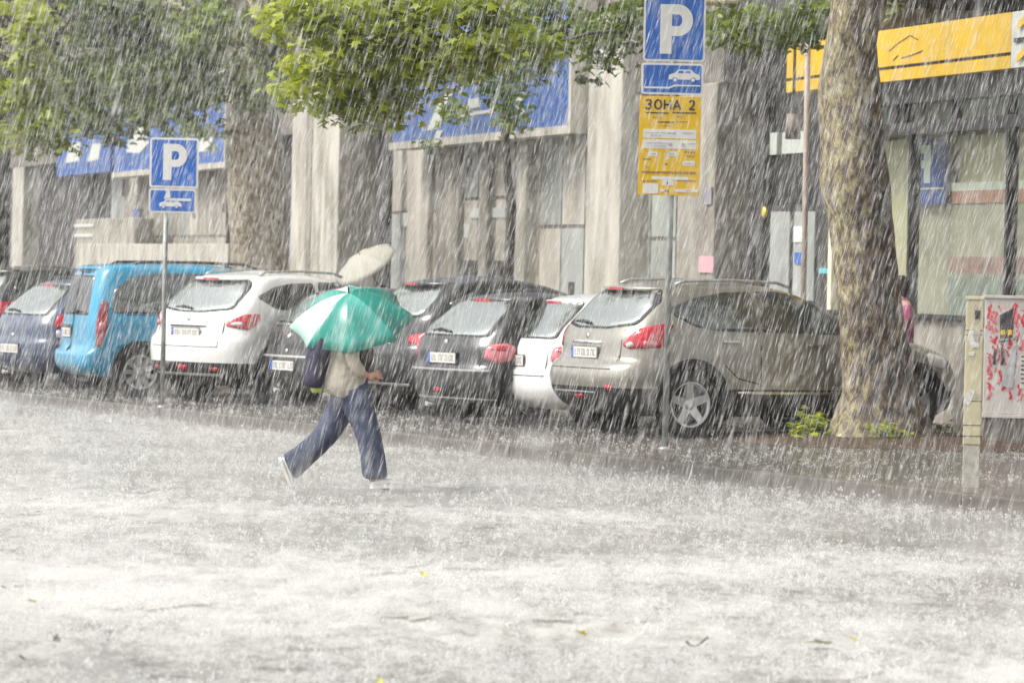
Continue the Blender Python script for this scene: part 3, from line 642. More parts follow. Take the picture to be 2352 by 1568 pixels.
def car(name, label, cat, loc, heading, sp, group='cars parked nose-in along the shops'):
    """heading: degrees from the view axis (world +Y) towards +X"""
    root = empty(name, loc, R(90 - heading), label, cat, group)
    B = Body(sp); m = sp['paint']
    body = B.mesh(m, sp.get('low', M_black), sp.get('zlow', 0.0), root)
    rw, wb = sp['rw'], sp['wb']; wm = max(w for _, w in sp['width'])
    for x in (0, wb):
        for sg in (-1, 1): wheel(root, x, sg * (wm - 0.135), rw, sp['rim'], sp['wheel'], sg)
    for sg in (-1, 1):
        for i, poly in enumerate(sp['side_windows']):
            B.patch('side_window', poly, 'side', M_glass, root, smooth_corners=1, sg=sg)
        if sp.get('arch_trim'):
            for x in (0, wb):
                r0, r1 = sp['arch'] - 0.005, sp['arch'] + 0.055; mb = MB(); n = 26; prev = None
                for k in range(n + 1):
                    a = math.pi * (k / n) * 1.16 - math.pi * .08; row = []
                    for r in (r0, r1):
                        px, pz = x + math.cos(a) * r, rw + .02 + math.sin(a) * r; row += [Vector((px, sg * (B.side(px, max(pz, sp['rear'][0][0])) + 0.012), pz)), Vector((px, sg * (B.side(px, max(pz, sp['rear'][0][0])) - 0.03), pz))]
                    row = [mb.bm.verts.new(q) for q in row]
                    if prev:
                        mb.face([prev[0], row[0], row[2], prev[2]], M_black, True); mb.face([prev[2], row[2], row[3], prev[3]], M_black); mb.face([prev[1], row[1], row[0], prev[0]], M_black)
                    prev = row
                mb.build('arch_trim', root)
        for (x, z) in sp.get('handles', ()):
            y = B.side(x, z); mb = MB(); mb.box(x - .10, x + .10, sg * y + (sg * .012 if sg > 0 else sg * .045), sg * y + (.045 if sg > 0 else -.012), z - .014, z + .014, sp.get('handle_mat', M_chrome), bev=.008)
            mb.box(x - .085, x - .06, min(sg * y, sg * (y + .02)), max(sg * y, sg * (y + .02)), z - .01, z + .01, M_black); mb.build('door_handle', root)
        for ln in sp.get('seams', ()):
            for (x0, z0), (x1, z1) in zip(ln, ln[1:]):
                d = Vector((x1 - x0, z1 - z0)).normalized(); n = Vector((-d.y, d.x)) * .006
                B.patch('door_seam', [(x0 - n.x, z0 - n.y), (x1 - n.x, z1 - n.y), (x1 + n.x, z1 + n.y), (x0 + n.x, z0 + n.y)], 'side', M_black, root, off=0.0015, th=0.003, sg=sg, maxlen=.2)
        if 'sill_strip' in sp:
            x0, x1, z = sp['sill_strip']; B.patch('sill_strip', [(x0, z - .014), (x1, z - .014), (x1, z + .014), (x0, z + .014)], 'side', M_chrome, root, off=.012, th=.01, sg=sg, maxlen=.3)
        if sp.get('mirror'):
            x, z = sp['mirror']; y = B.side(x, z); mb = MB(); mb.box(x - .08, x + .10, sg * (y + .06) - .09, sg * (y + .06) + .09, z - .06, z + .08, m, bev=.04); mb.build('wing_mirror', root)
        for poly, mm in sp['lights']:
            B.patch('taillight', poly, 'wrap', mm, root, off=.012, th=.014, smooth_corners=1, sg=sg)
        for poly, mm in sp.get('light_inserts', ()):
            B.patch('lamp_insert', poly, 'wrap', mm, root, off=.018, th=.006, smooth_corners=1, sg=sg)
        B.patch('headlight', sp.get('headlight', [(0.1, 0)] ), 'side', M_clear, root, off=.01, th=.01, smooth_corners=1, sg=sg) if sp.get('headlight') else None
    rg = B.patch('rear_window', sp['rear_glass'], 'rear', sp.get('rear_glass_mat', M_rearglass), root, smooth_corners=1)
    if sp.get('rear_glass_rim'): B.patch('window_rim', sp['rear_glass_rim'], 'rear', M_black, root, off=.003, th=.004, smooth_corners=1)
    if 'wiper' in sp:
        y0, y1, z = sp['wiper']; mb = MB(); mb.tube([(B.back(y0, z) - .02, y0, z), (B.back((y0 + y1) / 2, z + .03) - .035, (y0 + y1) / 2, z + .03), (B.back(y1, z + .015) - .02, y1, z + .015)], [.016, .012, .007], M_black, 8); mb.build('wiper', rg)
    for (y, z) in sp.get('plates', ()): plate(B, root, y, z)
    for nm, poly, mm in sp.get('rear_patches', ()): B.patch(nm, poly, 'rear', mm, root, off=.010, th=.012, smooth_corners=1 if len(poly) > 3 else 0)
    zt_, hb = sp['plates'][0][1] - .16, .60 if sp is not None else 0
    for ln in (((-hb, zt_), (-hb, zt_ + .30)), ((hb, zt_), (hb, zt_ + .30)), ((-hb, zt_), (hb, zt_))):
        if sp.get('tail_seam', True):
            (a0, b0), (a1, b1) = ln; w_ = .005; poly = [(a0 - w_, b0), (a0 + w_, b0), (a1 + w_, b1), (a1 - w_, b1)] if a0 == a1 else [(a0, b0 - w_), (a1, b0 - w_), (a1, b0 + w_), (a0, b0 + w_)]
            B.patch('tailgate_seam', poly, 'rear', M_black, root, off=.002, th=.003, maxlen=.15)
    if sp.get('emblem', True): mb = MB(); xe = B.back(0, sp['plates'][0][1] + .17); mb.lathe([(.001, .012), (.03, .010), (.036, 0)], M_chrome, Matrix.Translation((xe, 0, sp['plates'][0][1] + .17)) @ Matrix.Rotation(R(-90), 4, 'Y'), 18); mb.build('emblem', root)
    if sp.get('windscreen'): B.patch('windscreen', sp['windscreen'], 'front', M_glass, root, smooth_corners=1)
    if sp.get('rails'):
        x0, x1, y, z, h = sp['rails']
        for sg in (-1, 1):
            mb = MB(); mb.tube([(x0, sg * y, z - .03), (x0 + .12, sg * y, z + h), ((x0 + x1) / 2, sg * y, z + h + .015), (x1 - .15, sg * y, z + h), (x1, sg * y, z - .03)], [.018, .017, .017, .017, .018], sp.get('rail_mat', M_black), 8); mb.build('roof_rail', root)
    if sp.get('spoiler'):
        y, z, dx, th = sp['spoiler']; mb = MB(); n = 14; pr = None
        for k in range(n + 1):
            yy = -y + 2 * y * k / n; f = 1 - abs(2 * k / n - 1) ** 3; xb = B.back(yy, z)
            row = [Vector((xb + .16, yy, z + th * .5)), Vector((xb - dx * f, yy, z)), Vector((xb - dx * f, yy, z - .03)), Vector((xb + .12, yy, z - .05))]; row = [mb.bm.verts.new(q) for q in row]
            if pr:
                for j in range(4): mb.face([pr[j], row[j], row[(j + 1) % 4], pr[(j + 1) % 4]], m, True)
            else: mb.face(row, m)
            pr = row
        mb.face(pr[::-1], m); mb.build('spoiler', root)
        if sp.get('brake_light', True):
            mb = MB(); xb = B.back(0, z) - dx; mb.box(xb - .006, xb - .0005, -.14, .14, z - .028, z - .004, M_red); mb.build('brake_light', root)
    if 'exhaust' in sp:
        y = sp['exhaust']; mb = MB(); x = B.back(y, .25); mb.tube([(x + .3, y, .2), (x - .02, y, .2)], [.03, .03], M_chrome, 12); mb.build('exhaust', root)
    return root

M_darkred = mat('dark_red_lens', (0.26, 0.012, 0.03), 0.15, var=0.3, scale=14, coat=0.5)
S = {}
S['suv'] = dict(wb=2.76, rw=0.345, rim=0.235, arch=0.40, wheel='five', zlow=0.52, p=2.7,
  rear=[(0.22, -0.55), (0.32, -0.76), (0.46, -0.88), (0.62, -0.92), (0.74, -0.88), (0.80, -0.79), (1.0, -0.76), (1.10, -0.71), (1.30, -0.54), (1.47, -0.38), (1.55, -0.25), (1.60, 0.05), (1.625, 0.3)],
  front=[(0.22, 3.35), (0.35, 3.53), (0.6, 3.59), (0.8, 3.52), (0.95, 3.28), (1.04, 2.88), (1.09, 2.52), (1.14, 2.36), (1.3, 2.02), (1.5, 1.56), (1.58, 1.2), (1.625, 0.85)],
  width=[(0.22, 0.80), (0.35, 0.87), (0.6, 0.89), (0.85, 0.885), (1.0, 0.87), (1.1, 0.845), (1.3, 0.775), (1.5, 0.69), (1.57, 0.63), (1.625, 0.46)],
  Lr=[(0.2, 0.40), (0.6, 0.46), (0.9, 0.46), (1.15, 0.34), (1.5, 0.32), (1.6, 0.5)],
  side_windows=[[(-0.26, 1.33), (-0.16, 1.25), (0.06, 1.15), (0.34, 1.11), (0.82, 1.105), (0.80, 1.525), (0.45, 1.51), (0.05, 1.44)], [(0.86, 1.105), (2.12, 1.09), (1.90, 1.26), (1.66, 1.42), (1.40, 1.50), (1.15, 1.53), (0.85, 1.53)]],
  windscreen=[(-0.66, 1.16), (0.66, 1.16), (0.56, 1.52), (-0.56, 1.52)],
  lights=[([(0.42, 0.95), (0.60, 1.12), (1.02, 1.18), (1.13, 1.17), (0.98, 0.93), (0.50, 0.91)], M_red)],
  light_inserts=[([(0.46, 0.95), (0.52, 0.99), (0.57, 0.98), (0.58, 0.94), (0.50, 0.925)], M_clear), ([(0.70, 0.94), (0.72, 1.00), (0.92, 0.99), (0.92, 0.95)], M_redpale)],
  rear_glass=[(-0.66, 1.18), (-0.3, 1.135), (0.3, 1.135), (0.66, 1.18), (0.66, 1.40), (0.56, 1.50), (-0.56, 1.50), (-0.66, 1.40)],
  rear_glass_rim=[(-0.70, 1.16), (-0.3, 1.11), (0.3, 1.11), (0.70, 1.16), (0.70, 1.42), (0.58, 1.53), (-0.58, 1.53), (-0.70, 1.42)],
  wiper=(0.05, 0.45, 1.16), plates=[(0, 0.86)], spoiler=(0.62, 1.545, 0.16, 0.05), handles=[(0.46, 1.0), (1.50, 0.98)], mirror=(2.0, 1.14),
  seams=[[(0.83, 1.10), (0.83, 0.5)], [(2.0, 1.08), (2.08, 0.5)], [(0.83, 0.56), (0.55, 0.62), (0.40, 0.75)]], sill_strip=(0.55, 2.20, 0.47), arch_trim=True,
  rear_patches=[('reflector', [(-0.63, 0.48), (-0.54, 0.48), (-0.54, 0.53), (-0.63, 0.53)], M_red), ('fog_lamp', [(-0.10, 0.38), (0.06, 0.38), (0.06, 0.42), (-0.10, 0.42)], M_red), ('bumper_trim', [(-0.35, 0.445), (0.5, 0.445), (0.5, 0.455), (-0.35, 0.455)], M_steel), ('grip_bar', [(-0.3, 0.955), (0.3, 0.955), (0.28, 0.985), (-0.28, 0.985)], M_chrome)],
  headlight=[(2.95, 0.78), (3.2, 0.74), (3.25, 0.86), (2.95, 0.92)], rails=(-0.05, 1.35, 0.56, 1.61, 0.012), rail_mat=M_steel)
S['crossover'] = dict(wb=2.60, rw=0.33, rim=0.21, arch=0.38, wheel='multi', zlow=0.50, p=2.6,
  rear=[(0.22, -0.50), (0.32, -0.72), (0.48, -0.82), (0.66, -0.84), (0.78, -0.82), (0.84, -0.76), (1.0, -0.72), (1.10, -0.68), (1.30, -0.50), (1.47, -0.32), (1.54, -0.18), (1.58, 0.1), (1.595, 0.3)],
  front=[(0.22, 3.2), (0.35, 3.36), (0.6, 3.42), (0.8, 3.34), (0.92, 3.1), (1.0, 2.7), (1.05, 2.35), (1.1, 2.15), (1.3, 1.78), (1.5, 1.3), (1.56, 1.0), (1.595, 0.7)],
  width=[(0.22, 0.80), (0.35, 0.865), (0.6, 0.885), (0.85, 0.88), (1.0, 0.855), (1.1, 0.835), (1.3, 0.765), (1.5, 0.67), (1.56, 0.60), (1.595, 0.44)],
  Lr=[(0.2, 0.38), (0.6, 0.42), (0.9, 0.42), (1.15, 0.32), (1.5, 0.30), (1.6, 0.5)],
  side_windows=[[(-0.30, 1.30), (-0.05, 1.16), (0.62, 1.10), (0.66, 1.48), (0.30, 1.47), (0.0, 1.42)], [(0.73, 1.09), (1.80, 1.06), (1.60, 1.26), (1.36, 1.43), (1.15, 1.49), (0.72, 1.49)]],
  windscreen=[(-0.6, 1.12), (0.6, 1.12), (0.5, 1.48), (-0.5, 1.48)],
  lights=[([(0.44, 0.94), (0.47, 1.00), (0.75, 1.09), (1.05, 1.10), (1.02, 1.00), (0.80, 0.90)], M_red)],
  light_inserts=[([(0.50, 0.955), (0.55, 0.995), (0.70, 1.00), (0.70, 0.95)], M_clear)],
  rear_glass=[(-0.62, 1.16), (-0.2, 1.12), (0.2, 1.12), (0.62, 1.16), (0.60, 1.40), (0.52, 1.475), (-0.52, 1.475), (-0.60, 1.40)],
  rear_glass_rim=[(-0.66, 1.14), (-0.2, 1.10), (0.2, 1.10), (0.66, 1.14), (0.64, 1.42), (0.55, 1.50), (-0.55, 1.50), (-0.64, 1.42)],
  wiper=(0.0, 0.34, 1.145), plates=[(0, 0.85)], spoiler=(0.58, 1.525, 0.16, 0.05), handles=[(0.42, 0.96), (1.42, 0.94)], mirror=(1.75, 1.12), handle_mat=M_white,
  seams=[[(0.70, 1.08), (0.70, 0.5)], [(1.78, 1.05), (1.85, 0.5)]], arch_trim=True,
  rear_patches=[('reflector', [(-0.60, 0.40), (-0.48, 0.40), (-0.48, 0.44), (-0.60, 0.44)], M_red), ('reflector', [(0.48, 0.40), (0.60, 0.40), (0.60, 0.44), (0.48, 0.44)], M_red), ('fog_lamp', [(-0.08, 0.39), (0.08, 0.39), (0.08, 0.46), (-0.08, 0.46)], M_red), ('bumper_trim', [(-0.6, 0.335), (0.6, 0.335), (0.6, 0.36), (-0.6, 0.36)], M_steel), ('tailgate_recess', [(-0.34, 0.925), (0.34, 0.925), (0.34, 0.945), (-0.34, 0.945)], M_black)],
  rails=(-0.05, 1.30, 0.50, 1.585, 0.015), rail_mat=M_steel)
S['hatch'] = dict(wb=2.46, rw=0.30, rim=0.19, arch=0.34, wheel='cap', zlow=0.0, p=2.6, low=M_black,
  rear=[(0.20, -0.45), (0.30, -0.62), (0.45, -0.68), (0.60, -0.68), (0.66, -0.64), (0.80, -0.63), (0.92, -0.58), (1.0, -0.52), (1.18, -0.32), (1.34, -0.12), (1.40, 0.02), (1.43, 0.2)],
  front=[(0.20, 3.0), (0.35, 3.14), (0.55, 3.18), (0.7, 3.1), (0.82, 2.85), (0.92, 2.35), (0.97, 2.05), (1.15, 1.72), (1.33, 1.25), (1.40, 1.0), (1.43, 0.8)],
  width=[(0.20, 0.76), (0.35, 0.81), (0.6, 0.83), (0.8, 0.82), (0.93, 0.79), (1.0, 0.775), (1.2, 0.70), (1.36, 0.61), (1.40, 0.55), (1.43, 0.40)],
  Lr=[(0.2, 0.35), (0.6, 0.40), (0.9, 0.38), (1.1, 0.28), (1.35, 0.28), (1.43, 0.4)],
  side_windows=[[(-0.10, 1.02), (0.62, 0.99), (0.64, 1.34), (0.25, 1.32), (0.05, 1.24)], [(0.70, 0.98), (1.72, 0.96), (1.45, 1.18), (1.18, 1.34), (0.69, 1.345)]],
  windscreen=[(-0.55, 1.0), (0.55, 1.0), (0.46, 1.33), (-0.46, 1.33)],
  lights=[([(0.50, 0.72), (0.54, 0.88), (0.86, 0.90), (1.0, 0.86), (0.96, 0.72), (0.7, 0.68)], M_redpale)],
  light_inserts=[([(0.60, 0.82), (0.62, 0.87), (0.86, 0.87), (0.86, 0.82)], M_red)],
  rear_glass=[(-0.60, 0.98), (0.60, 0.98), (0.52, 1.30), (0.44, 1.345), (-0.44, 1.345), (-0.52, 1.30)],
  rear_glass_rim=[(-0.64, 0.96), (0.64, 0.96), (0.55, 1.31), (0.47, 1.37), (-0.47, 1.37), (-0.55, 1.31)],
  wiper=(0.0, 0.42, 1.005), plates=[(0, 0.72)], spoiler=(0.48, 1.375, 0.06, 0.03), handles=[(0.45, 0.88)], mirror=(1.62, 1.0),
  seams=[[(0.67, 0.98), (0.67, 0.3)], [(1.66, 0.95), (1.7, 0.3)]], exhaust=0.45)
S['van'] = dict(tail_seam=False, emblem=False, rear_glass_mat=M_glass, wb=2.70, rw=0.315, rim=0.215, arch=0.37, wheel='cap', zlow=0.26, p=3.4,
  rear=[(0.22, -0.55), (0.30, -0.72), (0.42, -0.78), (0.52, -0.78), (0.60, -0.70), (0.9, -0.67), (1.1, -0.65), (1.4, -0.61), (1.68, -0.55), (1.76, -0.50), (1.80, -0.38), (1.815, -0.1)],
  front=[(0.22, 3.2), (0.35, 3.4), (0.6, 3.48), (0.8, 3.42), (0.98, 3.15), (1.08, 2.8), (1.14, 2.5), (1.3, 2.3), (1.6, 1.9), (1.74, 1.6), (1.79, 1.3), (1.815, 1.1)],
  width=[(0.22, 0.82), (0.35, 0.89), (0.6, 0.915), (0.95, 0.91), (1.1, 0.88), (1.3, 0.855), (1.6, 0.80), (1.72, 0.775), (1.78, 0.73), (1.815, 0.60)],
  Lr=[(0.2, 0.25), (0.6, 0.22), (1.2, 0.20), (1.8, 0.3)],
  side_windows=[[(-0.38, 1.10), (-0.36, 1.42), (-0.15, 1.62), (0.20, 1.69), (0.82, 1.70), (0.82, 1.10)], [(0.90, 1.13), (0.90, 1.66), (1.55, 1.64), (1.85, 1.50), (2.2, 1.2), (2.2, 1.13)]],
  windscreen=[(-0.7, 1.18), (0.7, 1.18), (0.6, 1.66), (-0.6, 1.66)],
  lights=[([(0.78, 0.62), (0.74, 0.95), (0.84, 1.26), (1.0, 1.28), (1.03, 0.95), (0.97, 0.62)], M_darkred)],
  light_inserts=[([(0.84, 0.82), (0.84, 0.95), (1.0, 0.98), (1.0, 0.84)], M_redpale)],
  rear_glass=[(-0.66, 1.06), (-0.04, 1.06), (-0.04, 1.64), (-0.58, 1.64)],
  wiper=(-0.1, -0.5, 1.09), plates=[(0.30, 0.78)], handles=[(0.62, 1.0), (1.15, 1.0)], handle_mat=M_black, mirror=(2.1, 1.15),
  seams=[[(0.86, 1.66), (0.86, 0.35)], [(1.85, 1.1), (1.9, 0.35)], [(-0.2, 1.08), (0.86, 1.08)]],
  rear_patches=[('rear_window_pane', [(0.04, 1.06), (0.66, 1.06), (0.58, 1.64), (0.04, 1.64)], M_glass), ('door_gap', [(-0.01, 0.55), (0.01, 0.55), (0.01, 1.70), (-0.01, 1.70)], M_black), ('plate_recess', [(0.02, 0.86), (0.60, 0.86), (0.60, 0.91), (0.02, 0.91)], M_black)],
  rails=(-0.1, 1.55, 0.62, 1.80, 0.07), spoiler=(0.62, 1.76, 0.12, 0.03), brake_light=False)
def lower(sp, z0, k):
    f = lambda z: z if z < z0 else z0 + (z - z0) * k
    for key in ('rear', 'front', 'width', 'Lr'): sp[key] = [(f(z), v) for z, v in sp[key]]
    for key in ('side_windows', 'seams'): sp[key] = [[(a, f(z)) for a, z in p] for p in sp[key]]
    for key in ('windscreen', 'rear_glass'): sp[key] = [(a, f(z)) for a, z in sp[key]]
    for key in ('lights', 'light_inserts'): sp[key] = [([(a, f(z)) for a, z in p], m) for p, m in sp[key]]
    sp['rear_patches'] = [(n, [(a, f(z)) for a, z in p], m) for n, p, m in sp['rear_patches']]
    a, b, z = sp['wiper']; sp['wiper'] = (a, b, f(z)); sp['rails'] = (-0.1, 1.55, 0.60, f(1.81), 0.03); sp['spoiler'] = (0.62, f(1.76), 0.12, 0.03)
    sp['handles'] = [(a, f(z)) for a, z in sp['handles']]; a, z = sp['mirror']; sp['mirror'] = (a, f(z))
lower(S['van'], 0.7, 0.86)
def variant(base, **kw): d = dict(S[base]); d.update(kw); return d

P_beige = paint('champagne_paint', (0.31, 0.292, 0.255), metal=0.5, rough=0.32)
P_white = paint('white_paint', (0.78, 0.78, 0.765)); P_blue = paint('bright_blue_paint', (0.004, 0.27, 0.46), 0.06)
P_dark = paint('dark_grey_paint', (0.016, 0.016, 0.018)); P_black = paint('black_paint', (0.010, 0.010, 0.011)); P_navy = paint('slate_blue_paint', (0.045, 0.065, 0.12)); P_grey = paint('graphite_paint', (0.03, 0.03, 0.032))

car('suv_car', 'champagne beige SUV parked nose-in beside the tall parking sign and plane tree', 'car', CAR_POS['suv'], CAR_HD['suv'], variant('suv', paint=P_beige))
car('crossover_car', 'white crossover with black lower bumper right of the blue van', 'car', CAR_POS['sx'], CAR_HD['sx'], variant('crossover', paint=P_white))
car('blue_van', 'bright blue passenger van with black roof rails', 'van', CAR_POS['van'], CAR_HD['van'], variant('van', paint=P_blue))
car('hatchback_car', 'white hatchback mostly hidden behind the beige SUV', 'car', CAR_POS['polo'], CAR_HD['polo'], variant('hatch', paint=P_white, exhaust=0.4))
car('hatchback_car', 'black hatchback with pale red taillights and wiper, right of the green umbrella', 'car', CAR_POS['peug'], CAR_HD['peug'], variant('hatch', paint=P_dark, rear_patches=[('bumper_trim', [(-0.74, 0.585), (0.74, 0.585), (0.74, 0.605), (-0.74, 0.605)], M_steel), ('fog_lamp', [(0.0, 0.34), (0.12, 0.34), (0.12, 0.39), (0.0, 0.39)], M_red), ('bumper_trim', [(-0.74, 0.27), (0.74, 0.27), (0.74, 0.285), (-0.74, 0.285)], M_steel)]))
car('hatchback_car', 'graphite grey hatchback between the white crossover and the green umbrella', 'car', CAR_POS['grey'], CAR_HD['grey'], variant('hatch', paint=P_grey, plates=[(0.0, 0.50)], lights=[([(0.70, 0.72), (0.72, 1.0), (0.95, 1.0), (0.98, 0.72)], M_redpale)], light_inserts=[], rear_patches=[('bumper_trim', [(-0.74, 0.60), (0.74, 0.60), (0.74, 0.625), (-0.74, 0.625)], M_steel), ('emblem', [(-0.05, 0.82), (0.05, 0.82), (0.05, 0.90), (-0.05, 0.90)], M_chrome)]))
car('estate_car', 'long black estate car with wide red taillights behind the green umbrella', 'car', CAR_POS['wagon'], CAR_HD['wagon'], variant('crossover', paint=P_black, wb=2.75, lights=[([(0.36, 0.84), (0.38, 0.92), (0.7, 0.97), (1.0, 0.97), (0.98, 0.86), (0.6, 0.82)], M_red)], light_inserts=[], rails=None, rear_patches=[('bumper_trim', [(-0.6, 0.335), (0.6, 0.335), (0.6, 0.36), (-0.6, 0.36)], M_steel)]))
car('hatchback_car', 'slate blue hatchback at the far left, cut by the picture edge', 'car', CAR_POS['navy'], CAR_HD['navy'], variant('hatch', paint=P_navy, plates=[(0.0, 0.52)], lights=[([(0.72, 0.80), (0.74, 0.98), (0.92, 0.98), (0.92, 0.80)], M_red)], light_inserts=[([(0.76, 0.68), (0.76, 0.78), (0.92, 0.78), (0.92, 0.68)], M_clear)]))
car('dark_car', 'dark rounded car behind the slate blue hatchback, only its roof showing', 'car', CAR_POS['back'], CAR_HD['back'], variant('crossover', paint=P_black, rails=None))

# ------------------------------------------------------------------ trees
def bark_mat(name, cream, olive, brown, dark, flank_shade=None):
    m = bpy.data.materials.new(name); m.use_nodes = True; MATS[name] = m
    t = m.node_tree; b = t.nodes['Principled BSDF']; b.inputs['Roughness'].default_value = 0.55
    tc = t.nodes.new('ShaderNodeTexCoord'); mp = t.nodes.new('ShaderNodeMapping'); mp.inputs['Scale'].default_value = (1, 1, 0.55)
    t.links.new(tc.outputs['Object'], mp.inputs['Vector'])
    n1 = t.nodes.new('ShaderNodeTexNoise'); n1.inputs['Scale'].default_value = 14; n1.inputs['Detail'].default_value = 7; n1.inputs['Roughness'].default_value = 0.68; n1.inputs['Distortion'].default_value = 0.25
    t.links.new(mp.outputs[0], n1.inputs['Vector'])
    rp = t.nodes.new('ShaderNodeValToRGB'); el = rp.color_ramp.elements; rp.color_ramp.interpolation = 'LINEAR'
    el[0].position, el[0].color = 0.36, (*dark, 1); el[1].position, el[1].color = 0.66, (*cream, 1)
    for p, c in ((0.43, brown), (0.49, brown), (0.53, olive), (0.60, olive)): e = el.new(p); e.color = (*c, 1)
    fac = n1.outputs['Fac']
    if flank_shade:                                       # right flank: shade painted into the colour along with darker bark
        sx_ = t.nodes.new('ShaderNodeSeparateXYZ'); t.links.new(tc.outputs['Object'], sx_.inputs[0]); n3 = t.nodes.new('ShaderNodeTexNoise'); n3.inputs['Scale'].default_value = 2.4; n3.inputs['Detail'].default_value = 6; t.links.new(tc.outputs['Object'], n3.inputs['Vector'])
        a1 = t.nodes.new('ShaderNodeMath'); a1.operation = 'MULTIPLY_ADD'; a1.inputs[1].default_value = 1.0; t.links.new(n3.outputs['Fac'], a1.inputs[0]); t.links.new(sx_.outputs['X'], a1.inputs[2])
        g1 = t.nodes.new('ShaderNodeMapRange'); g1.inputs['From Min'].default_value = flank_shade[0]; g1.inputs['From Max'].default_value = flank_shade[1]; g1.inputs['To Min'].default_value = .02; g1.inputs['To Max'].default_value = -.09; t.links.new(a1.outputs[0], g1.inputs['Value'])
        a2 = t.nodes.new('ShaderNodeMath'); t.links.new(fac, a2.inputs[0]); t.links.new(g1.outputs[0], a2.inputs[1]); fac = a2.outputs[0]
    t.links.new(fac, rp.inputs[0]); t.links.new(rp.outputs[0], b.inputs['Base Color'])
    bp = t.nodes.new('ShaderNodeBump'); bp.inputs['Strength'].default_value = 0.9; bp.inputs['Distance'].default_value = 0.04
    t.links.new(n1.outputs['Fac'], bp.inputs['Height']); t.links.new(bp.outputs[0], b.inputs['Normal'])
    return m
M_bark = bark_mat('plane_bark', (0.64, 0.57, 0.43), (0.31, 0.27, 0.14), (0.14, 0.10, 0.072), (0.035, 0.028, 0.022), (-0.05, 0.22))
M_bark2 = bark_mat('plane_bark_grey', (0.80, 0.73, 0.58), (0.66, 0.58, 0.44), (0.38, 0.30, 0.22), (0.10, 0.08, 0.06))
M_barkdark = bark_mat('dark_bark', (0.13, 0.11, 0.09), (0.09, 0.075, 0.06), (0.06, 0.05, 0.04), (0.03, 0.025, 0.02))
M_leafbright = leaf_mat('bright_leaf', (0.05, 0.10, 0.008), (0.52, 0.58, 0.05))
M_leafmid = leaf_mat('mid_leaf', (0.03, 0.07, 0.012), (0.32, 0.40, 0.05))
M_leaffar = leaf_mat('far_leaf', (0.035, 0.06, 0.02), (0.46, 0.60, 0.10))

LEAF = np.array([(0, 0), (.16, -.10), (.50, -.20), (.34, .10), (.62, .40), (.28, .40), (.12, .72), (0, 1.0), (-.12, .72), (-.28, .40), (-.62, .40), (-.34, .10), (-.50, -.20), (-.16, -.10)], float)
LEAF_T = [(0, 1, 3), (1, 2, 3), (0, 3, 5), (3, 4, 5), (0, 5, 6), (0, 6, 7), (0, 7, 8), (0, 8, 9), (0, 9, 11), (9, 10, 11), (0, 11, 13), (11, 12, 13)]
def leaves(name, clumps, size, m, parent, dens=1.0, droop=0.5, seed=1, local=False):
    """clumps: (centre, (rx, ry, rz), count, tone)"""
    rg = np.random.default_rng(seed); V = []; F = []; T = []; base = 0; L = np.column_stack([LEAF[:, 0], LEAF[:, 1], -0.18 * np.abs(LEAF[:, 0]) - 0.12 * LEAF[:, 1] ** 2]); TR = np.array(LEAF_T)
    for c, r, n, tone in clumps:
        n = int(n * dens); c = tuple(c) if local else tuple(Vector(c) - parent.location)
        sprays = max(1, n // 14); sc = rg.normal(size=(sprays, 3)); sc /= np.linalg.norm(sc, axis=1)[:, None]; sc *= (rg.random((sprays, 1)) ** 0.45); sc = sc * np.array(r) + np.array(c)
        which = rg.integers(0, sprays, n); p = sc[which] + rg.normal(size=(n, 3)) * size * np.array((1.1, 1.1, 0.6))
        st = rg.random(sprays)[which]
        # frames: leaf tip direction mostly outwards and down, normal mostly up
        az = rg.random(n) * 2 * np.pi; dp = -(rg.random(n) * 0.9 - 0.15) * droop - 0.15
        tip = np.stack([np.cos(az), np.sin(az), dp], 1); tip /= np.linalg.norm(tip, axis=1)[:, None]
        up = np.array([0, 0, 1.0]) + rg.normal(size=(n, 3)) * 0.45; side = np.cross(tip, up); side /= np.linalg.norm(side, axis=1)[:, None]; nr = np.cross(side, tip)
        s = size * (0.65 + 0.6 * rg.random(n))
        P = p[:, None, :] + s[:, None, None] * (L[None, :, 0:1] * side[:, None, :] + L[None, :, 1:2] * tip[:, None, :] + L[None, :, 2:3] * nr[:, None, :])
        V.append(P.reshape(-1, 3)); k = len(L); F.append((TR[None] + (base + np.arange(n) * k)[:, None, None]).reshape(-1, 3)); base += n * k
        T.append(np.repeat(np.clip(tone + 0.35 * (st - .5) + 0.35 * (rg.random(n) - .5), 0, 1), k))
    return npmesh(name, np.concatenate(V), np.concatenate(F), 3, m, parent, attr=np.concatenate(T))

def px_clump(px, py, Y, rpx, rpy, n, tone, depth=0.7):
    c = atY(px, py, Y); k = Y / FPX; return (tuple(c), (rpx * k, depth, rpy * k), n, tone)

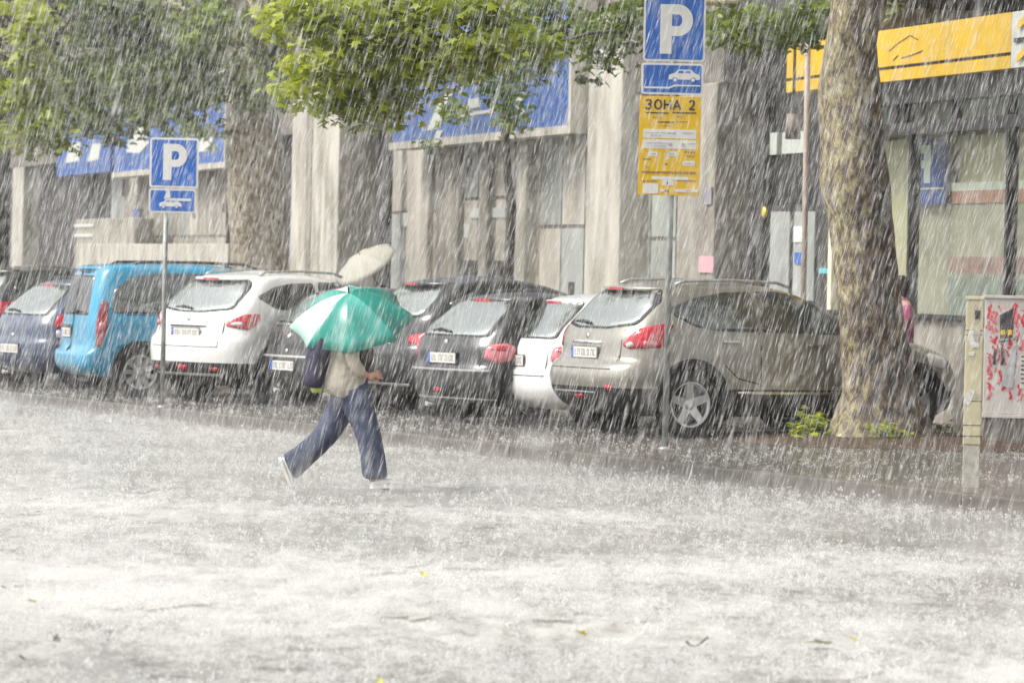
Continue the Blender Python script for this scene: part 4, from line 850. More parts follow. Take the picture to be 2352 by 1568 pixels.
# --- big plane tree on the right
TY = 43.7
big = empty('plane_tree', (4.0, TY, 0), 0, 'big mottled plane tree with thick leaning trunk in front of the beige SUV', 'tree', 'plane trees along the street')
def trunk_from(prof, Y, m, parent, name='trunk', n=28, jit=0.16, top=None):
    pts, rads = [], []
    for y, xl, xr in prof:
        a, b = atY(xl, y, Y), atY(xr, y, Y); pts.append((a + b) / 2 - parent.location); rads.append((b.x - a.x) / 2)
    pts = [Vector((p.x, p.y, p.z)) for p in pts]
    if top: 
        for dp, r in top: pts.append(pts[-1] + Vector(dp)); rads.append(r)
    # resample
    P2, R2 = [], []
    for i in range(len(pts) - 1):
        for k in range(5): t = k / 5; P2.append(pts[i].lerp(pts[i + 1], t)); R2.append(rads[i] * (1 - t) + rads[i + 1] * t)
    P2.append(pts[-1]); R2.append(rads[-1])
    mb = MB(); rings = []
    for p, r in zip(P2, R2):
        ring = []
        for k in range(n):
            a = 2 * math.pi * k / n; d = Vector((math.cos(a), math.sin(a), 0)); q = r * (1 + jit * mnoise.noise(d * 1.3 + Vector((0, 0, p.z * 0.9 + parent.location.x))) + jit * .45 * mnoise.noise(d * 3.5 + Vector((0, 0, p.z * 3.1))))
            if p.z < 0.5: q *= 1 + 0.16 * (0.5 - max(p.z, -.1)) * (1 + math.sin(a * 5 + 1))
            ring.append(mb.bm.verts.new(p + d * q))
        rings.append(ring)
    for a, b in zip(rings, rings[1:]):
        for k in range(n): mb.face([a[k], a[(k + 1) % n], b[(k + 1) % n], b[k]], m, True)
    mb.face(rings[0][::-1], m); mb.face(rings[-1], m)
    return mb.build(name, parent)
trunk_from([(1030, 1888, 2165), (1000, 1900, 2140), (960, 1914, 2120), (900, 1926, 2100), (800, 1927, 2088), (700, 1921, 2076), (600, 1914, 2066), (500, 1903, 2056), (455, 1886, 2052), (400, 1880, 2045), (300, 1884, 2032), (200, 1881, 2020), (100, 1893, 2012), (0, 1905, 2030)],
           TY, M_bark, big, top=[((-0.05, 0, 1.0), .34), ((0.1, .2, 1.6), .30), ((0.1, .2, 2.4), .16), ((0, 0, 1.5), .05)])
def limb(parent, a, b, r0, r1, m, wob=0.25, n=7, name='limb'):
    a, b = Vector(a) - parent.location, Vector(b) - parent.location; pts, rr = [], []
    for i in range(n + 1):
        t = i / n; w = math.sin(t * math.pi) * wob; pts.append(a.lerp(b, t) + Vector((mnoise.noise(Vector((t * 3, a.x, 0))), mnoise.noise(Vector((t * 3, 5, b.x))), mnoise.noise(Vector((t * 3, 9, b.y))))) * w); rr.append(r0 * (1 - t) + r1 * t)
    mb = MB(); mb.tube(pts, rr, m, 10, jit=.15); return mb.build(name, parent)
T0 = Vector((3.95, TY, 5.0))
limb(big, T0, (0.2, 37.5, 4.9), .17, .05, M_bark2); limb(big, T0 + Vector((0, 0, .6)), (-1.6, 38.5, 5.6), .16, .04, M_bark2); limb(big, T0, (1.6, 46, 4.6), .15, .03, M_bark2)
limb(big, T0, (6.2, 42, 6.6), .15, .04, M_bark2); limb(big, T0 + Vector((0, 0, 1)), (3.0, 47, 7.0), .15, .04, M_bark2); limb(big, (0.2, 37.5, 4.9), (-1.2, 36.5, 4.3), .05, .015, M_bark2)
cl = []
D = 36.5
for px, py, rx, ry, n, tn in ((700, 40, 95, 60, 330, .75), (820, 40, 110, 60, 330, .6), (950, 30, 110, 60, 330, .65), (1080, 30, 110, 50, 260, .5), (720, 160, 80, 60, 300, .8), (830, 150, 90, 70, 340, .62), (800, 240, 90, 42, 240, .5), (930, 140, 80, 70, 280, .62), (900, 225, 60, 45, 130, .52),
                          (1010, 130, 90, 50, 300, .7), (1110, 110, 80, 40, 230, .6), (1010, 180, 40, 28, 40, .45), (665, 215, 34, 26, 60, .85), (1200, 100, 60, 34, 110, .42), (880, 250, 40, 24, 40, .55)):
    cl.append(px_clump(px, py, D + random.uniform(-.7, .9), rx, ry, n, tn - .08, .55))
for i in range(26):                                     # the part of the crown above the picture
    cl.append(((random.uniform(-2.4, 2.2), random.uniform(35.5, 41), random.uniform(5.3, 7.0)), (.9, .9, .5), 90, .5))
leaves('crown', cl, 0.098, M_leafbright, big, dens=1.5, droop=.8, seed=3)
cl = []
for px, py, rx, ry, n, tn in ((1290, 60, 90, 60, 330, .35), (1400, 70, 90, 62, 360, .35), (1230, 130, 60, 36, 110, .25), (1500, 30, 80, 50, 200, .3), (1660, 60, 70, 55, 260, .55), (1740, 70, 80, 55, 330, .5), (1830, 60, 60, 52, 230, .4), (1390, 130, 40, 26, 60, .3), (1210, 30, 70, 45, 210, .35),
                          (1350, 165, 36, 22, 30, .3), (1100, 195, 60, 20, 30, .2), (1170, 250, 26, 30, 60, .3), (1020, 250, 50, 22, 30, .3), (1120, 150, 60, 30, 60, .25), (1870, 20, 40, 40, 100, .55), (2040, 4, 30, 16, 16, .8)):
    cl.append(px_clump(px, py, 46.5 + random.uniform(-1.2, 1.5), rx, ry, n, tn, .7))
for i in range(40): cl.append(((random.uniform(1.0, 7.5), random.uniform(42, 50), random.uniform(6.3, 9.0)), (1.1, 1.1, .6), 70, .4))
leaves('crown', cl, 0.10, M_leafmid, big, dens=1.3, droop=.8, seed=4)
# --- second plane tree, behind the white crossover
t2 = empty('plane_tree', (-4.3, 69.0, 0), 0, 'pale flaking plane tree trunk rising behind the white crossover', 'tree', 'plane trees along the street')
trunk_from([(860, 495, 700), (800, 505, 690), (700, 518, 675), (640, 524, 668), (560, 526, 662), (480, 526, 660), (400, 525, 660), (330, 524, 655), (260, 528, 640), (200, 535, 625), (120, 545, 625), (30, 555, 628)], 69.0, M_bark2, t2, n=24, jit=.12, top=[((0, 0, 1.6), .3), ((.2, 0, 2.4), .18), ((0, 0, 2), .05)])
T1 = Vector((-4.2, 69, 5.2))
for e in ((-8.5, 68, 7), (-1, 68.5, 7.2), (-5.5, 66, 7.6), (-7, 70.5, 6.4)): limb(t2, T1, e, .18, .04, M_bark2)
cl = []
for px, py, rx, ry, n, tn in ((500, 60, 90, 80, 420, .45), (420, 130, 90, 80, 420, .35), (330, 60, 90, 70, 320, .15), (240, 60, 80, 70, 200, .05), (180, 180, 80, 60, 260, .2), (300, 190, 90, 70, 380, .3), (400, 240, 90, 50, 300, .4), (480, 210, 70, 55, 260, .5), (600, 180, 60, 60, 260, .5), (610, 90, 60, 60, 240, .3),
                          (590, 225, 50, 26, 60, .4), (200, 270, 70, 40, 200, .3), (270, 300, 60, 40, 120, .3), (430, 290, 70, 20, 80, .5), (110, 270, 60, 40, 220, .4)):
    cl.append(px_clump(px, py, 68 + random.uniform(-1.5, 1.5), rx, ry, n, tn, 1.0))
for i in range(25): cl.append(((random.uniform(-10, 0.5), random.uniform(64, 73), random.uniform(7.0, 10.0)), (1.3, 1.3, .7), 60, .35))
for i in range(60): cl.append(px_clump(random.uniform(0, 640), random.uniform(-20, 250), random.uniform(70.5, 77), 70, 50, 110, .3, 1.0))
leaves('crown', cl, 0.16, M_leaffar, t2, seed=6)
# --- third tree at the left edge
t3 = empty('plane_tree', (-7.6, 61.0, 0), 0, 'shaded trunk at the far left edge under yellowish green leaves', 'tree', 'plane trees along the street')
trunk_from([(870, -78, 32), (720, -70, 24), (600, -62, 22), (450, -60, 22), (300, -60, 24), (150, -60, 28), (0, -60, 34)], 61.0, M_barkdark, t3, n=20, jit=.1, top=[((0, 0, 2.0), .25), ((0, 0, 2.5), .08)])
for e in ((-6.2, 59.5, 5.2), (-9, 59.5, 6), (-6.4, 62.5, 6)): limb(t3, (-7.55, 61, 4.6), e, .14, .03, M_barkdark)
cl = []
for px, py, rx, ry, n, tn in ((85, 40, 50, 60, 260, .75), (80, 130, 55, 60, 260, .7), (70, 220, 60, 60, 300, .5), (30, 320, 45, 26, 120, .6), (90, 300, 60, 40, 200, .4), (150, 330, 50, 20, 60, .4), (20, 230, 30, 50, 80, .6)):
    cl.append(px_clump(px, py, 58.5 + random.uniform(-.6, .8), rx, ry, n, tn, .7))
for i in range(14): cl.append(((random.uniform(-9.5, -5.4), random.uniform(57, 63), random.uniform(6.0, 8.5)), (1.1, 1.1, .6), 60, .5))
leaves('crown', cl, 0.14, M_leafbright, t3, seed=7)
# --- thin young tree
t4 = empty('young_tree', (0, 57, 0), 0, 'thin dark wavy tree trunk in front of the white-framed blue sign', 'tree')
p = [atY(1166, 660, 57), atY(1172, 560, 57), atY(1176, 480, 57), atY(1166, 400, 57), atY(1160, 330, 57), atY(1160, 250, 57), atY(1172, 120, 57), atY(1180, -30, 57)]
mb = MB(); pts = [Vector((p[0].x, 0, 0.0)), Vector((p[0].x, 0, 0.8))] + [Vector((q.x, 0, q.z)) for q in p]
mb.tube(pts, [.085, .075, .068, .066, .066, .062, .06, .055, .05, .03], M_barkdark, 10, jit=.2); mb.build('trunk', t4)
cl = []
for px, py, rx, ry, n, tn in ((1160, 205, 40, 30, 70, .35), (1190, 170, 60, 36, 160, .3), (1165, 270, 26, 34, 110, .45), (1040, 255, 40, 20, 40, .4), (960, 330, 40, 24, 20, .2), (1250, 120, 60, 40, 120, .3)): cl.append(px_clump(px, py, 57, rx, ry, n, tn, .5))
leaves('crown', cl, 0.11, M_leafmid, t4, seed=8)
# branch with bare pale bark at the top
b0, b1 = atY(1255, 92, 45.5), atY(1420, 72, 45.5)
limb(big, b0, b1, .012, .022, M_barkdark, wob=.1)

# ------------------------------------------------------------------ parking signs
def rrect(w, h, r, n=5):
    pts = []
    for cx, cz, a0 in ((w / 2 - r, h / 2 - r, 0), (-w / 2 + r, h / 2 - r, 90), (-w / 2 + r, -h / 2 + r, 180), (w / 2 - r, -h / 2 + r, 270)):
        for k in range(n + 1): a = R(a0 + 90 * k / n); pts.append((cx + r * math.cos(a), cz + r * math.sin(a)))
    return pts
def letter_p(s):
    """outline of a bold P with the bowl's hole, as two prisms' polygons, height s"""
    o = [(-.27, -.5), (-.27, .5), (.06, .5)] + [(.06 + .24 * math.sin(a), .19 + .31 * math.cos(a)) for a in np.linspace(0, math.pi, 12)] + [(-.06, -.12), (-.06, -.5)]
    return [(x * s, z * s) for x, z in o]
def ring_p(mb, s, z0, y0, y1, m):
    """P with a real hole: stem, top bar, bottom bar and curved right side"""
    st = .235 * s; 
    mb.box(-.30 * s, -.30 * s + st, y0, y1, z0 - .5 * s, z0 + .5 * s, m)
    mb.box(-.30 * s + st, .06 * s, y0, y1, z0 + .5 * s - .20 * s, z0 + .5 * s, m); mb.box(-.30 * s + st, .06 * s, y0, y1, z0 - .14 * s, z0 + .06 * s, m)
    A = np.linspace(math.pi / 2, -math.pi / 2, 15); rows = []
    for a in A: rows.append([(.06 * s + math.cos(a) * .30 * s, z0 + .18 * s + math.sin(a) * .32 * s), (.06 * s + math.cos(a) * .08 * s, z0 + .18 * s + math.sin(a) * .12 * s)])
    for (o0, i0), (o1, i1) in zip(rows, rows[1:]): mb.prism([o0, i0, i1, o1], y0, y1, m)
def sign_plate(mb_parent, name, w, h, z, x, face_m, rim_m, rim=0.02, r=0.035, y=-0.05):
    mb = MB(); mb.prism([(x + a, z + b) for a, b in rrect(w, h, r)], y, y + 0.012, rim_m)
    mb.prism([(x + a, z + b) for a, b in rrect(w - 2 * rim, h - 2 * rim, max(.008, r - rim))], y - .0035, y - .0005, face_m)
    return mb.build(name, mb_parent)
def car_picto(mb, x0, z0, s, m, mh, y, flip=False):
    """car seen from the side on a kerb line; mh: window colour"""
    fx = (lambda v: x0 - v) if flip else (lambda v: x0 + v)
    body = [(-.50, -.10), (-.50, .03), (-.42, .08), (-.30, .11), (-.20, .22), (.22, .22), (.34, .10), (.46, .07), (.50, 0), (.50, -.10)]
    pts = [(fx(a * s), z0 + b * s) for a, b in body]; mb.prism(pts, y - .003, y, m)
    for a, b, c in ((-.22, -.02, .0), (.02, .20, .0)): mb.prism([(fx(a * s), z0 + .11 * s), (fx((a + .05) * s), z0 + .18 * s), (fx((b - .03) * s), z0 + .18 * s), (fx(b * s), z0 + .11 * s)], y - .006, y - .0035, mh)
    for c in (-.30, .28): mb.lathe([(.085 * s, -.003), (.085 * s, .0)], mh, Matrix.Translation((fx(c * s), y - .0065, z0 - .11 * s)) @ Matrix.Rotation(R(90), 4, 'X'), 14, smooth=False); mb.lathe([(.055 * s, -.003), (.055 * s, .0)], m, Matrix.Translation((fx(c * s), y - .0105, z0 - .11 * s)) @ Matrix.Rotation(R(90), 4, 'X'), 14, smooth=False)

# tall sign on the right
bp_ = at(1527, 1032); sp_ = empty('parking_sign', bp_, R(0), 'tall parking sign with yellow zone board and blue P plate, nearest to the beige SUV', 'sign', 'parking signs')
LEAN = (1545 - 1527) / 4200 * bp_.y / ((1032 - 400) / 4200 * bp_.y)
k = bp_.y / FPX
def sz(py): return atY(1535, py, bp_.y).z
mb = MB(); mb.tube([(0, 0, 0), (0.0, 0, 4.6)], 0.030, M_steel, 14); mb.lathe([(.07, 0), (.07, .012), (.035, .03)], M_steel, n=16); mb.build('pole', sp_)
sx = atY(1541, 300, bp_.y).x - bp_.x
z0, z1 = sz(142), sz(-22); o = sign_plate(sp_, 'parking_plate', 142 * k, z1 - z0, (z0 + z1) / 2, sx + .01, M_signblue, M_white)
mb = MB(); ring_p(mb, .475, 0, -.0585, -.054, M_white); pl = mb.build('lettering', o); pl.location = (sx + .015, 0, sz(68))
z0, z1 = sz(218), sz(146); o = sign_plate(sp_, 'kerb_parking_plate', 142 * k, z1 - z0, (z0 + z1) / 2, sx, M_signblue, M_white)
mb = MB(); zc = (z0 + z1) / 2; car_picto(mb, sx + .115, zc + .025, .30, M_white, M_signblue, -.0545)
mb.box(sx - .265, sx - .03, -.058, -.0545, zc - .095, zc - .078, M_white); mb.prism([(sx - .03, zc - .095), (sx - .03, zc - .078), (sx + .02, zc - .055), (sx + .27, zc - .055), (sx + .27, zc - .068), (sx + .03, zc - .07)], -.058, -.0545, M_white)
mb.build('pictogram', o)
z0, z1 = sz(449), sz(222); bw = 141 * k
zb_o = sign_plate(sp_, 'zone_board', bw, z1 - z0, (z0 + z1) / 2, sx - .012, M_signyel, M_signyel, rim=.004, r=.012)
X = lambda u: sx - .012 - bw / 2 + u * bw
Z = lambda v: z1 - v * (z1 - z0)
def glyphs(mb, word, u0, v, hgt, wid, gap, wt, y):
    x = X(u0); zb = Z(v) - hgt / 2
    arc = lambda cx, cz, rx, rz, a0, a1, n=10: [(cx + rx * math.cos(R(a0 + (a1 - a0) * i / n)), cz + rz * math.sin(R(a0 + (a1 - a0) * i / n))) for i in range(n + 1)]
    G = {'Z': [arc(.45, .75, .40, .22, 150, -90) , arc(.42, .27, .45, .24, 90, -155)], 'O': [arc(.5, .5, .46, .46, 0, 360, 20)], 'H': [[(.08, 0), (.08, 1)], [(.92, 0), (.92, 1)], [(.08, .5), (.92, .5)]],
         'A': [[(0, 0), (.5, .98)], [(.5, .98), (1, 0)], [(.2, .33), (.8, .33)]], '2': [arc(.45, .70, .38, .27, 165, -25) + [(.72, .45), (.08, .04)], [(.06, .05), (.92, .05)]]}
    for ch in word:
        if ch != ' ':
            for k, ln in enumerate(G[ch]):
                pts = [(x + a * wid, zb + b * hgt) for a, b in ln]
                stroke(mb, pts, wt, y - k * .0006, M_ink)
                for p in pts[1:-1]: mb.lathe([(wt / 2, -.002), (wt / 2, .002)], M_ink, Matrix.Translation((p[0], y + .0025 - k * .0006, p[1])) @ Matrix.Rotation(R(90), 4, 'X'), 10, smooth=False)
        x += wid + gap
gm = MB(); glyphs(gm, 'ZOHA', .09, .085, .092, .068, .022, .017, -.0585); glyphs(gm, '2', .80, .085, .092, .060, .02, .017, -.0585); gm.build('lettering', zb_o)
mb = MB(); rnd = random.Random(3)
def scribble(mb, u0, u1, v, h, m, gap=.012):
    u = u0
    while u < u1:
        w = rnd.uniform(.010, .03); mb.box(X(u), X(min(u + w, u1)), -.0575, -.0545, Z(v + h * rnd.uniform(.3, .5)), Z(v - h * rnd.uniform(.3, .5)), m); u += w + rnd.uniform(.003, gap)
scribble(mb, .10, .47, .170, .018, M_ink, .004); scribble(mb, .54, .92, .165, .018, M_ink, .008); scribble(mb, .22, .36, .215, .014, M_inkfaint); scribble(mb, .60, .70, .205, .014, M_inkfaint)
scribble(mb, .30, .56, .262, .016, M_ink, .006); scribble(mb, .60, .78, .255, .014, M_inkfaint); scribble(mb, .36, .52, .30, .013, M_inkfaint)
scribble(mb, .12, .18, .56, .012, M_inkfaint); scribble(mb, .42, .5, .565, .012, M_inkfaint); scribble(mb, .08, .20, .64, .015, M_ink); scribble(mb, .74, .92, .56, .02, M_inkfaint); scribble(mb, .76, .90, .60, .02, M_inkfaint); scribble(mb, .43, .48, .685, .03, M_ink); scribble(mb, .12, .18, .72, .012, M_inkfaint)
scribble(mb, .06, .94, .77, .03, M_inkfaint, .004); scribble(mb, .05, .30, .86, .02, M_inkfaint); scribble(mb, .62, .94, .85, .02, M_inkfaint); scribble(mb, .45, .50, .955, .03, M_ink)
mb.build('small_print', zb_o)
mb = MB()
def wr(u0, u1, v0, v1): mb.prism([((X(u0) + X(u1)) / 2 + a, (Z(v0) + Z(v1)) / 2 + b) for a, b in rrect(X(u1) - X(u0), Z(v0) - Z(v1), .01, 3)], -.057, -.0545, M_white)
wr(.07, .93, .335, .425); wr(.07, .93, .44, .53); wr(.16, .31, .56, .61); wr(.46, .62, .555, .605); wr(.72, .92, .65, .70); wr(.22, .82, .812, .842); wr(.39, .58, .845, .90); wr(.08, .33, .885, .985); wr(.36, .43, .935, .965); wr(.60, .98, .935, .965)
mb.prism([(X(.42), Z(.64)), (X(.48), Z(.60)), (X(.52), Z(.60)), (X(.46), Z(.64))], -.057, -.0545, M_white)
f = mb.build('white_field', zb_o)
mb = MB()
def sc2(u0, u1, v, h, m):
    u = u0
    while u < u1: w = rnd.uniform(.008, .02); mb.box(X(u), X(u + w), -.061, -.0585, Z(v + h * .4), Z(v - h * .4), m); u += w + rnd.uniform(.003, .008)
M_faint = mat('faint_print', (0.42, 0.40, 0.38), 0.6); M_pinkprint = mat('pink_print', (0.65, 0.35, 0.32), 0.6)
sc2(.10, .42, .372, .010, M_faint); sc2(.46, .6, .372, .02, M_faint); sc2(.7, .88, .368, .012, M_faint); sc2(.18, .36, .40, .010, M_faint); sc2(.13, .46, .475, .010, M_faint); sc2(.48, .53, .485, .04, M_faint); sc2(.7, .74, .485, .04, M_faint); sc2(.8, .9, .475, .010, M_faint); sc2(.2, .44, .505, .008, M_faint)
sc2(.20, .27, .585, .012, M_faint); sc2(.50, .58, .58, .012, M_faint); sc2(.76, .88, .675, .008, M_faint); sc2(.78, .86, .948, .016, M_pinkprint); mb.box(X(.47), X(.485), -.061, -.0585, Z(.89), Z(.86), M_ink)
mb.build('small_print', f)

# small sign on the left
bl = at(372, 936); s2 = empty('parking_sign', bl, 0, 'lower parking sign with two blue plates on a thin pole by the blue van', 'sign', 'parking signs')
k2 = bl.y / FPX; mb = MB(); mb.tube([(0, 0, 0), (0, 0, atY(395, 330, bl.y).z)], .028, M_steel, 12); mb.lathe([(.06, 0), (.06, .012), (.033, .03)], M_steel, n=16); mb.build('pole', s2)
def sz2(py): return atY(400, py, bl.y).z
sx2 = atY(400, 400, bl.y).x - bl.x
z0, z1 = sz2(432), sz2(317); o = sign_plate(s2, 'parking_plate', 112 * k2, z1 - z0, (z0 + z1) / 2, sx2, M_signblue, M_white, rim=.025)
mb = MB(); ring_p(mb, .42, 0, -.0585, -.054, M_white); q = mb.build('lettering', o); q.location = (sx2, 0, (z0 + z1) / 2 + .01)
z0, z1 = sz2(489), sz2(434); o = sign_plate(s2, 'tow_away_plate', 108 * k2, z1 - z0, (z0 + z1) / 2, sx2 - .012, M_signblue, M_white, rim=.02)
mb = MB(); zc = (z0 + z1) / 2; xx = sx2 - .012
car_picto(mb, xx - .02, zc - .04, .26, M_white, M_signblue, -.0545)
mb.box(xx - .08, xx + .22, -.062, -.0585, zc + .0, zc + .03, M_white); mb.prism([(xx - .10, zc + .02), (xx - .06, zc + .12), (xx - .03, zc + .12), (xx - .02, zc + .02)], -.062, -.0585, M_white); mb.box(xx - .08, xx - .05, -.062, -.0585, zc + .105, zc + .13, M_white)
mb.build('pictogram', o)

# ------------------------------------------------------------------ cabinets on the right
cb = at(2232, 1022)
M_cream = mat('cream_paint', (0.52, 0.47, 0.31), 0.5, var=0.12, scale=7, bump=0.1)
M_cabwhite = mat('dirty_white_paint', (0.58, 0.55, 0.51), 0.5, var=0.12, scale=5)
CR = R(-6)
cq = at(2229, 1118); kc = cq.y / cb.y
mc = empty('meter_column', cq, CR, 'narrow cream metal column with torn stickers above its pale reflection, left of the graffiti cabinet', 'cabinet')
w = 41 * cb.y / FPX; hh = 342 * cb.y / FPX; wq = 40 * cq.y / FPX; hq = 438 * cq.y / FPX; zf = 98 * cq.y / FPX
M_footrefl = mat('pale_reflection', (0.40, 0.385, 0.33), 0.5, var=.25, scale=14, bump=.2)
mb = MB(); mb.box(-wq / 2 + .004, wq / 2 - .004, -.09, .09, -.1, zf, M_footrefl, bev=.006); mb.build('column_reflection', mc)  # pale lower length stands in for the column's reflection on wet ground
mb = MB(); mb.box(-wq / 2, wq / 2, -.095, .095, zf + .001, hq - .03, M_cream, bev=.006); mb.build('body', mc)
mb = MB(); mb.box(-wq / 2 - .008, wq / 2 + .008, -.105, .105, hq - .028, hq, M_cream, bev=.005); mb.build('cap', mc)
for py in (1000, 975, 920, 768, 758): 
    z = (1118 - py) * cq.y / FPX; mb = MB(); mb.box(-wq / 2 - .002, wq / 2 + .002, -.097, .097, z - .003, z + .003, M_ink); mb.build('panel_gap', mc)
mb = MB(); z = (1118 - 722) * cq.y / FPX; mb.box(.0, .045, -.100, -.0955, z - .035, z + .035, M_ink); mb.build('lock', mc)
M_paper = mat('torn_paper', (0.42, 0.39, 0.34), 0.7, var=0.35, scale=30); M_paperw = mat('white_paper', (0.62, 0.6, 0.56), 0.7, var=0.2, scale=30)
def torn(parent, name, x, z, w, h, m, y=-.0965, seed=0, rot=0):
    rd = random.Random(seed); pts = []
    for k in range(14):
        a = 2 * math.pi * k / 14; r = rd.uniform(.75, 1.1); px_, pz_ = math.copysign(min(abs(math.cos(a)) * 1.3, 1), math.cos(a)) * w / 2 * r, math.copysign(min(abs(math.sin(a)) * 1.3, 1), math.sin(a)) * h / 2 * r
        pts.append((x + px_ * math.cos(rot) - pz_ * math.sin(rot), z + px_ * math.sin(rot) + pz_ * math.cos(rot)))
    mb = MB(); mb.prism(pts, y - .003, y, m); return mb.build(name, parent)
torn(mc, 'torn_poster', .0, 1.22, .10, .15, M_paperw, seed=1); torn(mc, 'torn_poster', .01, 1.42, .04, .16, M_paper, seed=2); torn(mc, 'torn_poster', .015, 1.25, .05, .10, M_paper, y=-.1005, seed=3); torn(mc, 'torn_poster', -.03, .74, .06, .16, M_paperw, seed=4, rot=-.4); torn(mc, 'torn_poster', .03, .75, .04, .04, M_paper, seed=5); torn(mc, 'torn_poster', -.02, 1.10, .05, .04, M_paperw, seed=6)
cg = empty('electrical_cabinet', cb + Vector((w / 2 + .015, .04, 0)), CR, 'wide white electrical cabinet covered in red graffiti and peeling posters', 'cabinet')
W2 = 1.15; zb0 = (1022 - 955) * cb.y / FPX
mb = MB(); mb.box(0, W2, -.16, .26, 0, zb0 - .01, M_stonemid, bev=.01); mb.build('plinth', cg)
mb = MB(); mb.box(0, W2, -.17, .27, zb0 + .03, hh - .02, M_cabwhite, bev=.008); mb.build('body', cg)
mb = MB(); mb.box(-.012, W2 + .012, -.19, .29, hh - .018, hh + .015, M_cabwhite, bev=.006); mb.build('cap', cg)
mb = MB(); mb.box(-.008, W2 + .008, -.185, .28, zb0 - .008, zb0 + .028, M_cabwhite, bev=.005); mb.build('base_rail', cg)
mb = MB(); mb.box(W2 / 2 - .003, W2 / 2 + .003, -.1725, -.169, zb0 + .05, hh - .04, M_ink); mb.build('door_gap', cg)
M_spray = mat('red_spray_paint', (0.62, 0.03, 0.07), 0.5, var=0.25, scale=30)
mb = MB(); rd = random.Random(9)
def blob(pts, wd):
    # one wavering sprayed stroke of varying width
    P3 = [Vector(p) for p in pts]; L, Rr = [], []
    for i in range(len(P3) - 1):
        for k in range(4):
            t = k / 4; p = P3[i].lerp(P3[i + 1], t); d = (P3[i + 1] - P3[i]).normalized(); n = Vector((-d.y, d.x)); w_ = wd * rd.uniform(.45, 1.15); L.append(p + n * w_ / 2); Rr.append(p - n * w_ / 2)
    for a, b, c, d in zip(L, L[1:], Rr[1:], Rr): mb.prism([tuple(a), tuple(b), tuple(c), tuple(d)], -.1745 - rd.random() * .001, -.1705, M_spray)
zt = hh - .05
for k in range(120):
    x = rd.uniform(.02, W2 * .55); z = zt - abs(rd.gauss(0, .42)) - .02
    if z < zb0 + .22: continue
    a = rd.uniform(.6, 2.3); l = rd.uniform(.05, .14); blob([(x, z), (x + math.cos(a) * l * .5 + .02, z - math.sin(a) * l * .5), (x + math.cos(a) * l, z - math.sin(a) * l)], rd.uniform(.015, .035))
for x, z, l in ((.04, 1.42, .12), (.10, 1.30, -.1), (.05, .92, .18), (.06, .62, .16), (.20, .68, .12), (.16, .78, .16), (.30, 1.42, .14), (.33, 1.2, .1)):
    blob([(x, z), (x + .02, z - l * .5), (x + (-.02), z - l)], .035)
mb.build('graffiti', cg)
def quad(parent, name, pts, m, y):
    mb = MB(); mb.prism(pts, y - .004, y, m); return mb.build(name, parent)
M_posterblk = mat('black_poster', (0.05, 0.045, 0.05), 0.5, var=0.4, scale=22); M_silver = mat('silver_tape', (0.45, 0.46, 0.48), 0.35, var=0.2, scale=14)
dk = quad(cg, 'peeling_poster', [(.15, 1.36), (.29, 1.42), (.29, 1.12), (.16, 1.10)], M_posterblk, -.176); quad(dk, 'curled_corner', [(.13, 1.33), (.27, 1.42), (.17, 1.40)], M_paperw, -.182)
quad(dk, 'yellow_mark', [(.165, 1.14), (.21, 1.15), (.21, 1.20), (.165, 1.19)], M_signyel, -.181); quad(dk, 'yellow_mark', [(.235, 1.14), (.28, 1.15), (.28, 1.20), (.235, 1.20)], M_signyel, -.181)
quad(cg, 'torn_poster', [(.15, 1.06), (.33, 1.10), (.34, 1.15), (.28, 1.09), (.15, 1.09)], M_posterblk, -.179)
quad(cg, 'torn_poster', [(.30, 1.07), (.335, 1.06), (.30, .60), (.18, .62)], M_silver, -.177); quad(cg, 'torn_poster', [(.09, .84), (.12, .84), (.125, 1.0), (.10, 1.0)], M_posterblk, -.178); quad(cg, 'torn_poster', [(.17, .83), (.20, .84), (.20, 1.02), (.175, 1.02)], M_posterblk, -.178)
quad(cg, 'torn_poster', [(.37, .60), (.60, .60), (.60, 1.0), (.37, .98)], M_paperw, -.1765)
mb = MB()
for k in range(7): mb.box(.38, .38 + rd.uniform(.02, .12), -.184, -.1812, .65 + k * .045, .665 + k * .045, M_ink)
mb.build('poster_print', cg)
# tree-side litter, weeds and fallen leaves
def weed(px, py, n, size, label, m=None, spread=.14, group='weeds round the big tree', z=0.03):
    p = at(px, py, z); o = empty('weed', p, 0, label, 'weed', group)
    cl = [((0, 0, size * .9), (spread, spread * .8, size * .7), n, .75)]; leaves('foliage', cl, size, m or M_leafbright, o, seed=int(px), droop=.1, local=True)
    mb = MB()
    for k in range(6): a = k * 1.05; mb.tube([(0, 0, -.04), (math.cos(a) * spread * .4, math.sin(a) * spread * .4, size * .6), (math.cos(a) * spread * .8, math.sin(a) * spread * .7, size * 1.1)], [.006, .005, .003], m or M_leafbright, 5)
    mb.build('stem', o); return o
weed(1866, 1004, 120, .105, 'bright green weed clump just left of the big trunk', spread=.13)
weed(1805, 986, 60, .09, 'duller green weed clump under the beige SUV', M_leafmid, .14)
weed(2040, 1006, 100, .075, 'flat green weeds at the front foot of the big trunk', spread=.2, z=.06)
weed(2166, 996, 60, .07, 'small weed tuft between the big trunk and the cream column', spread=.12)
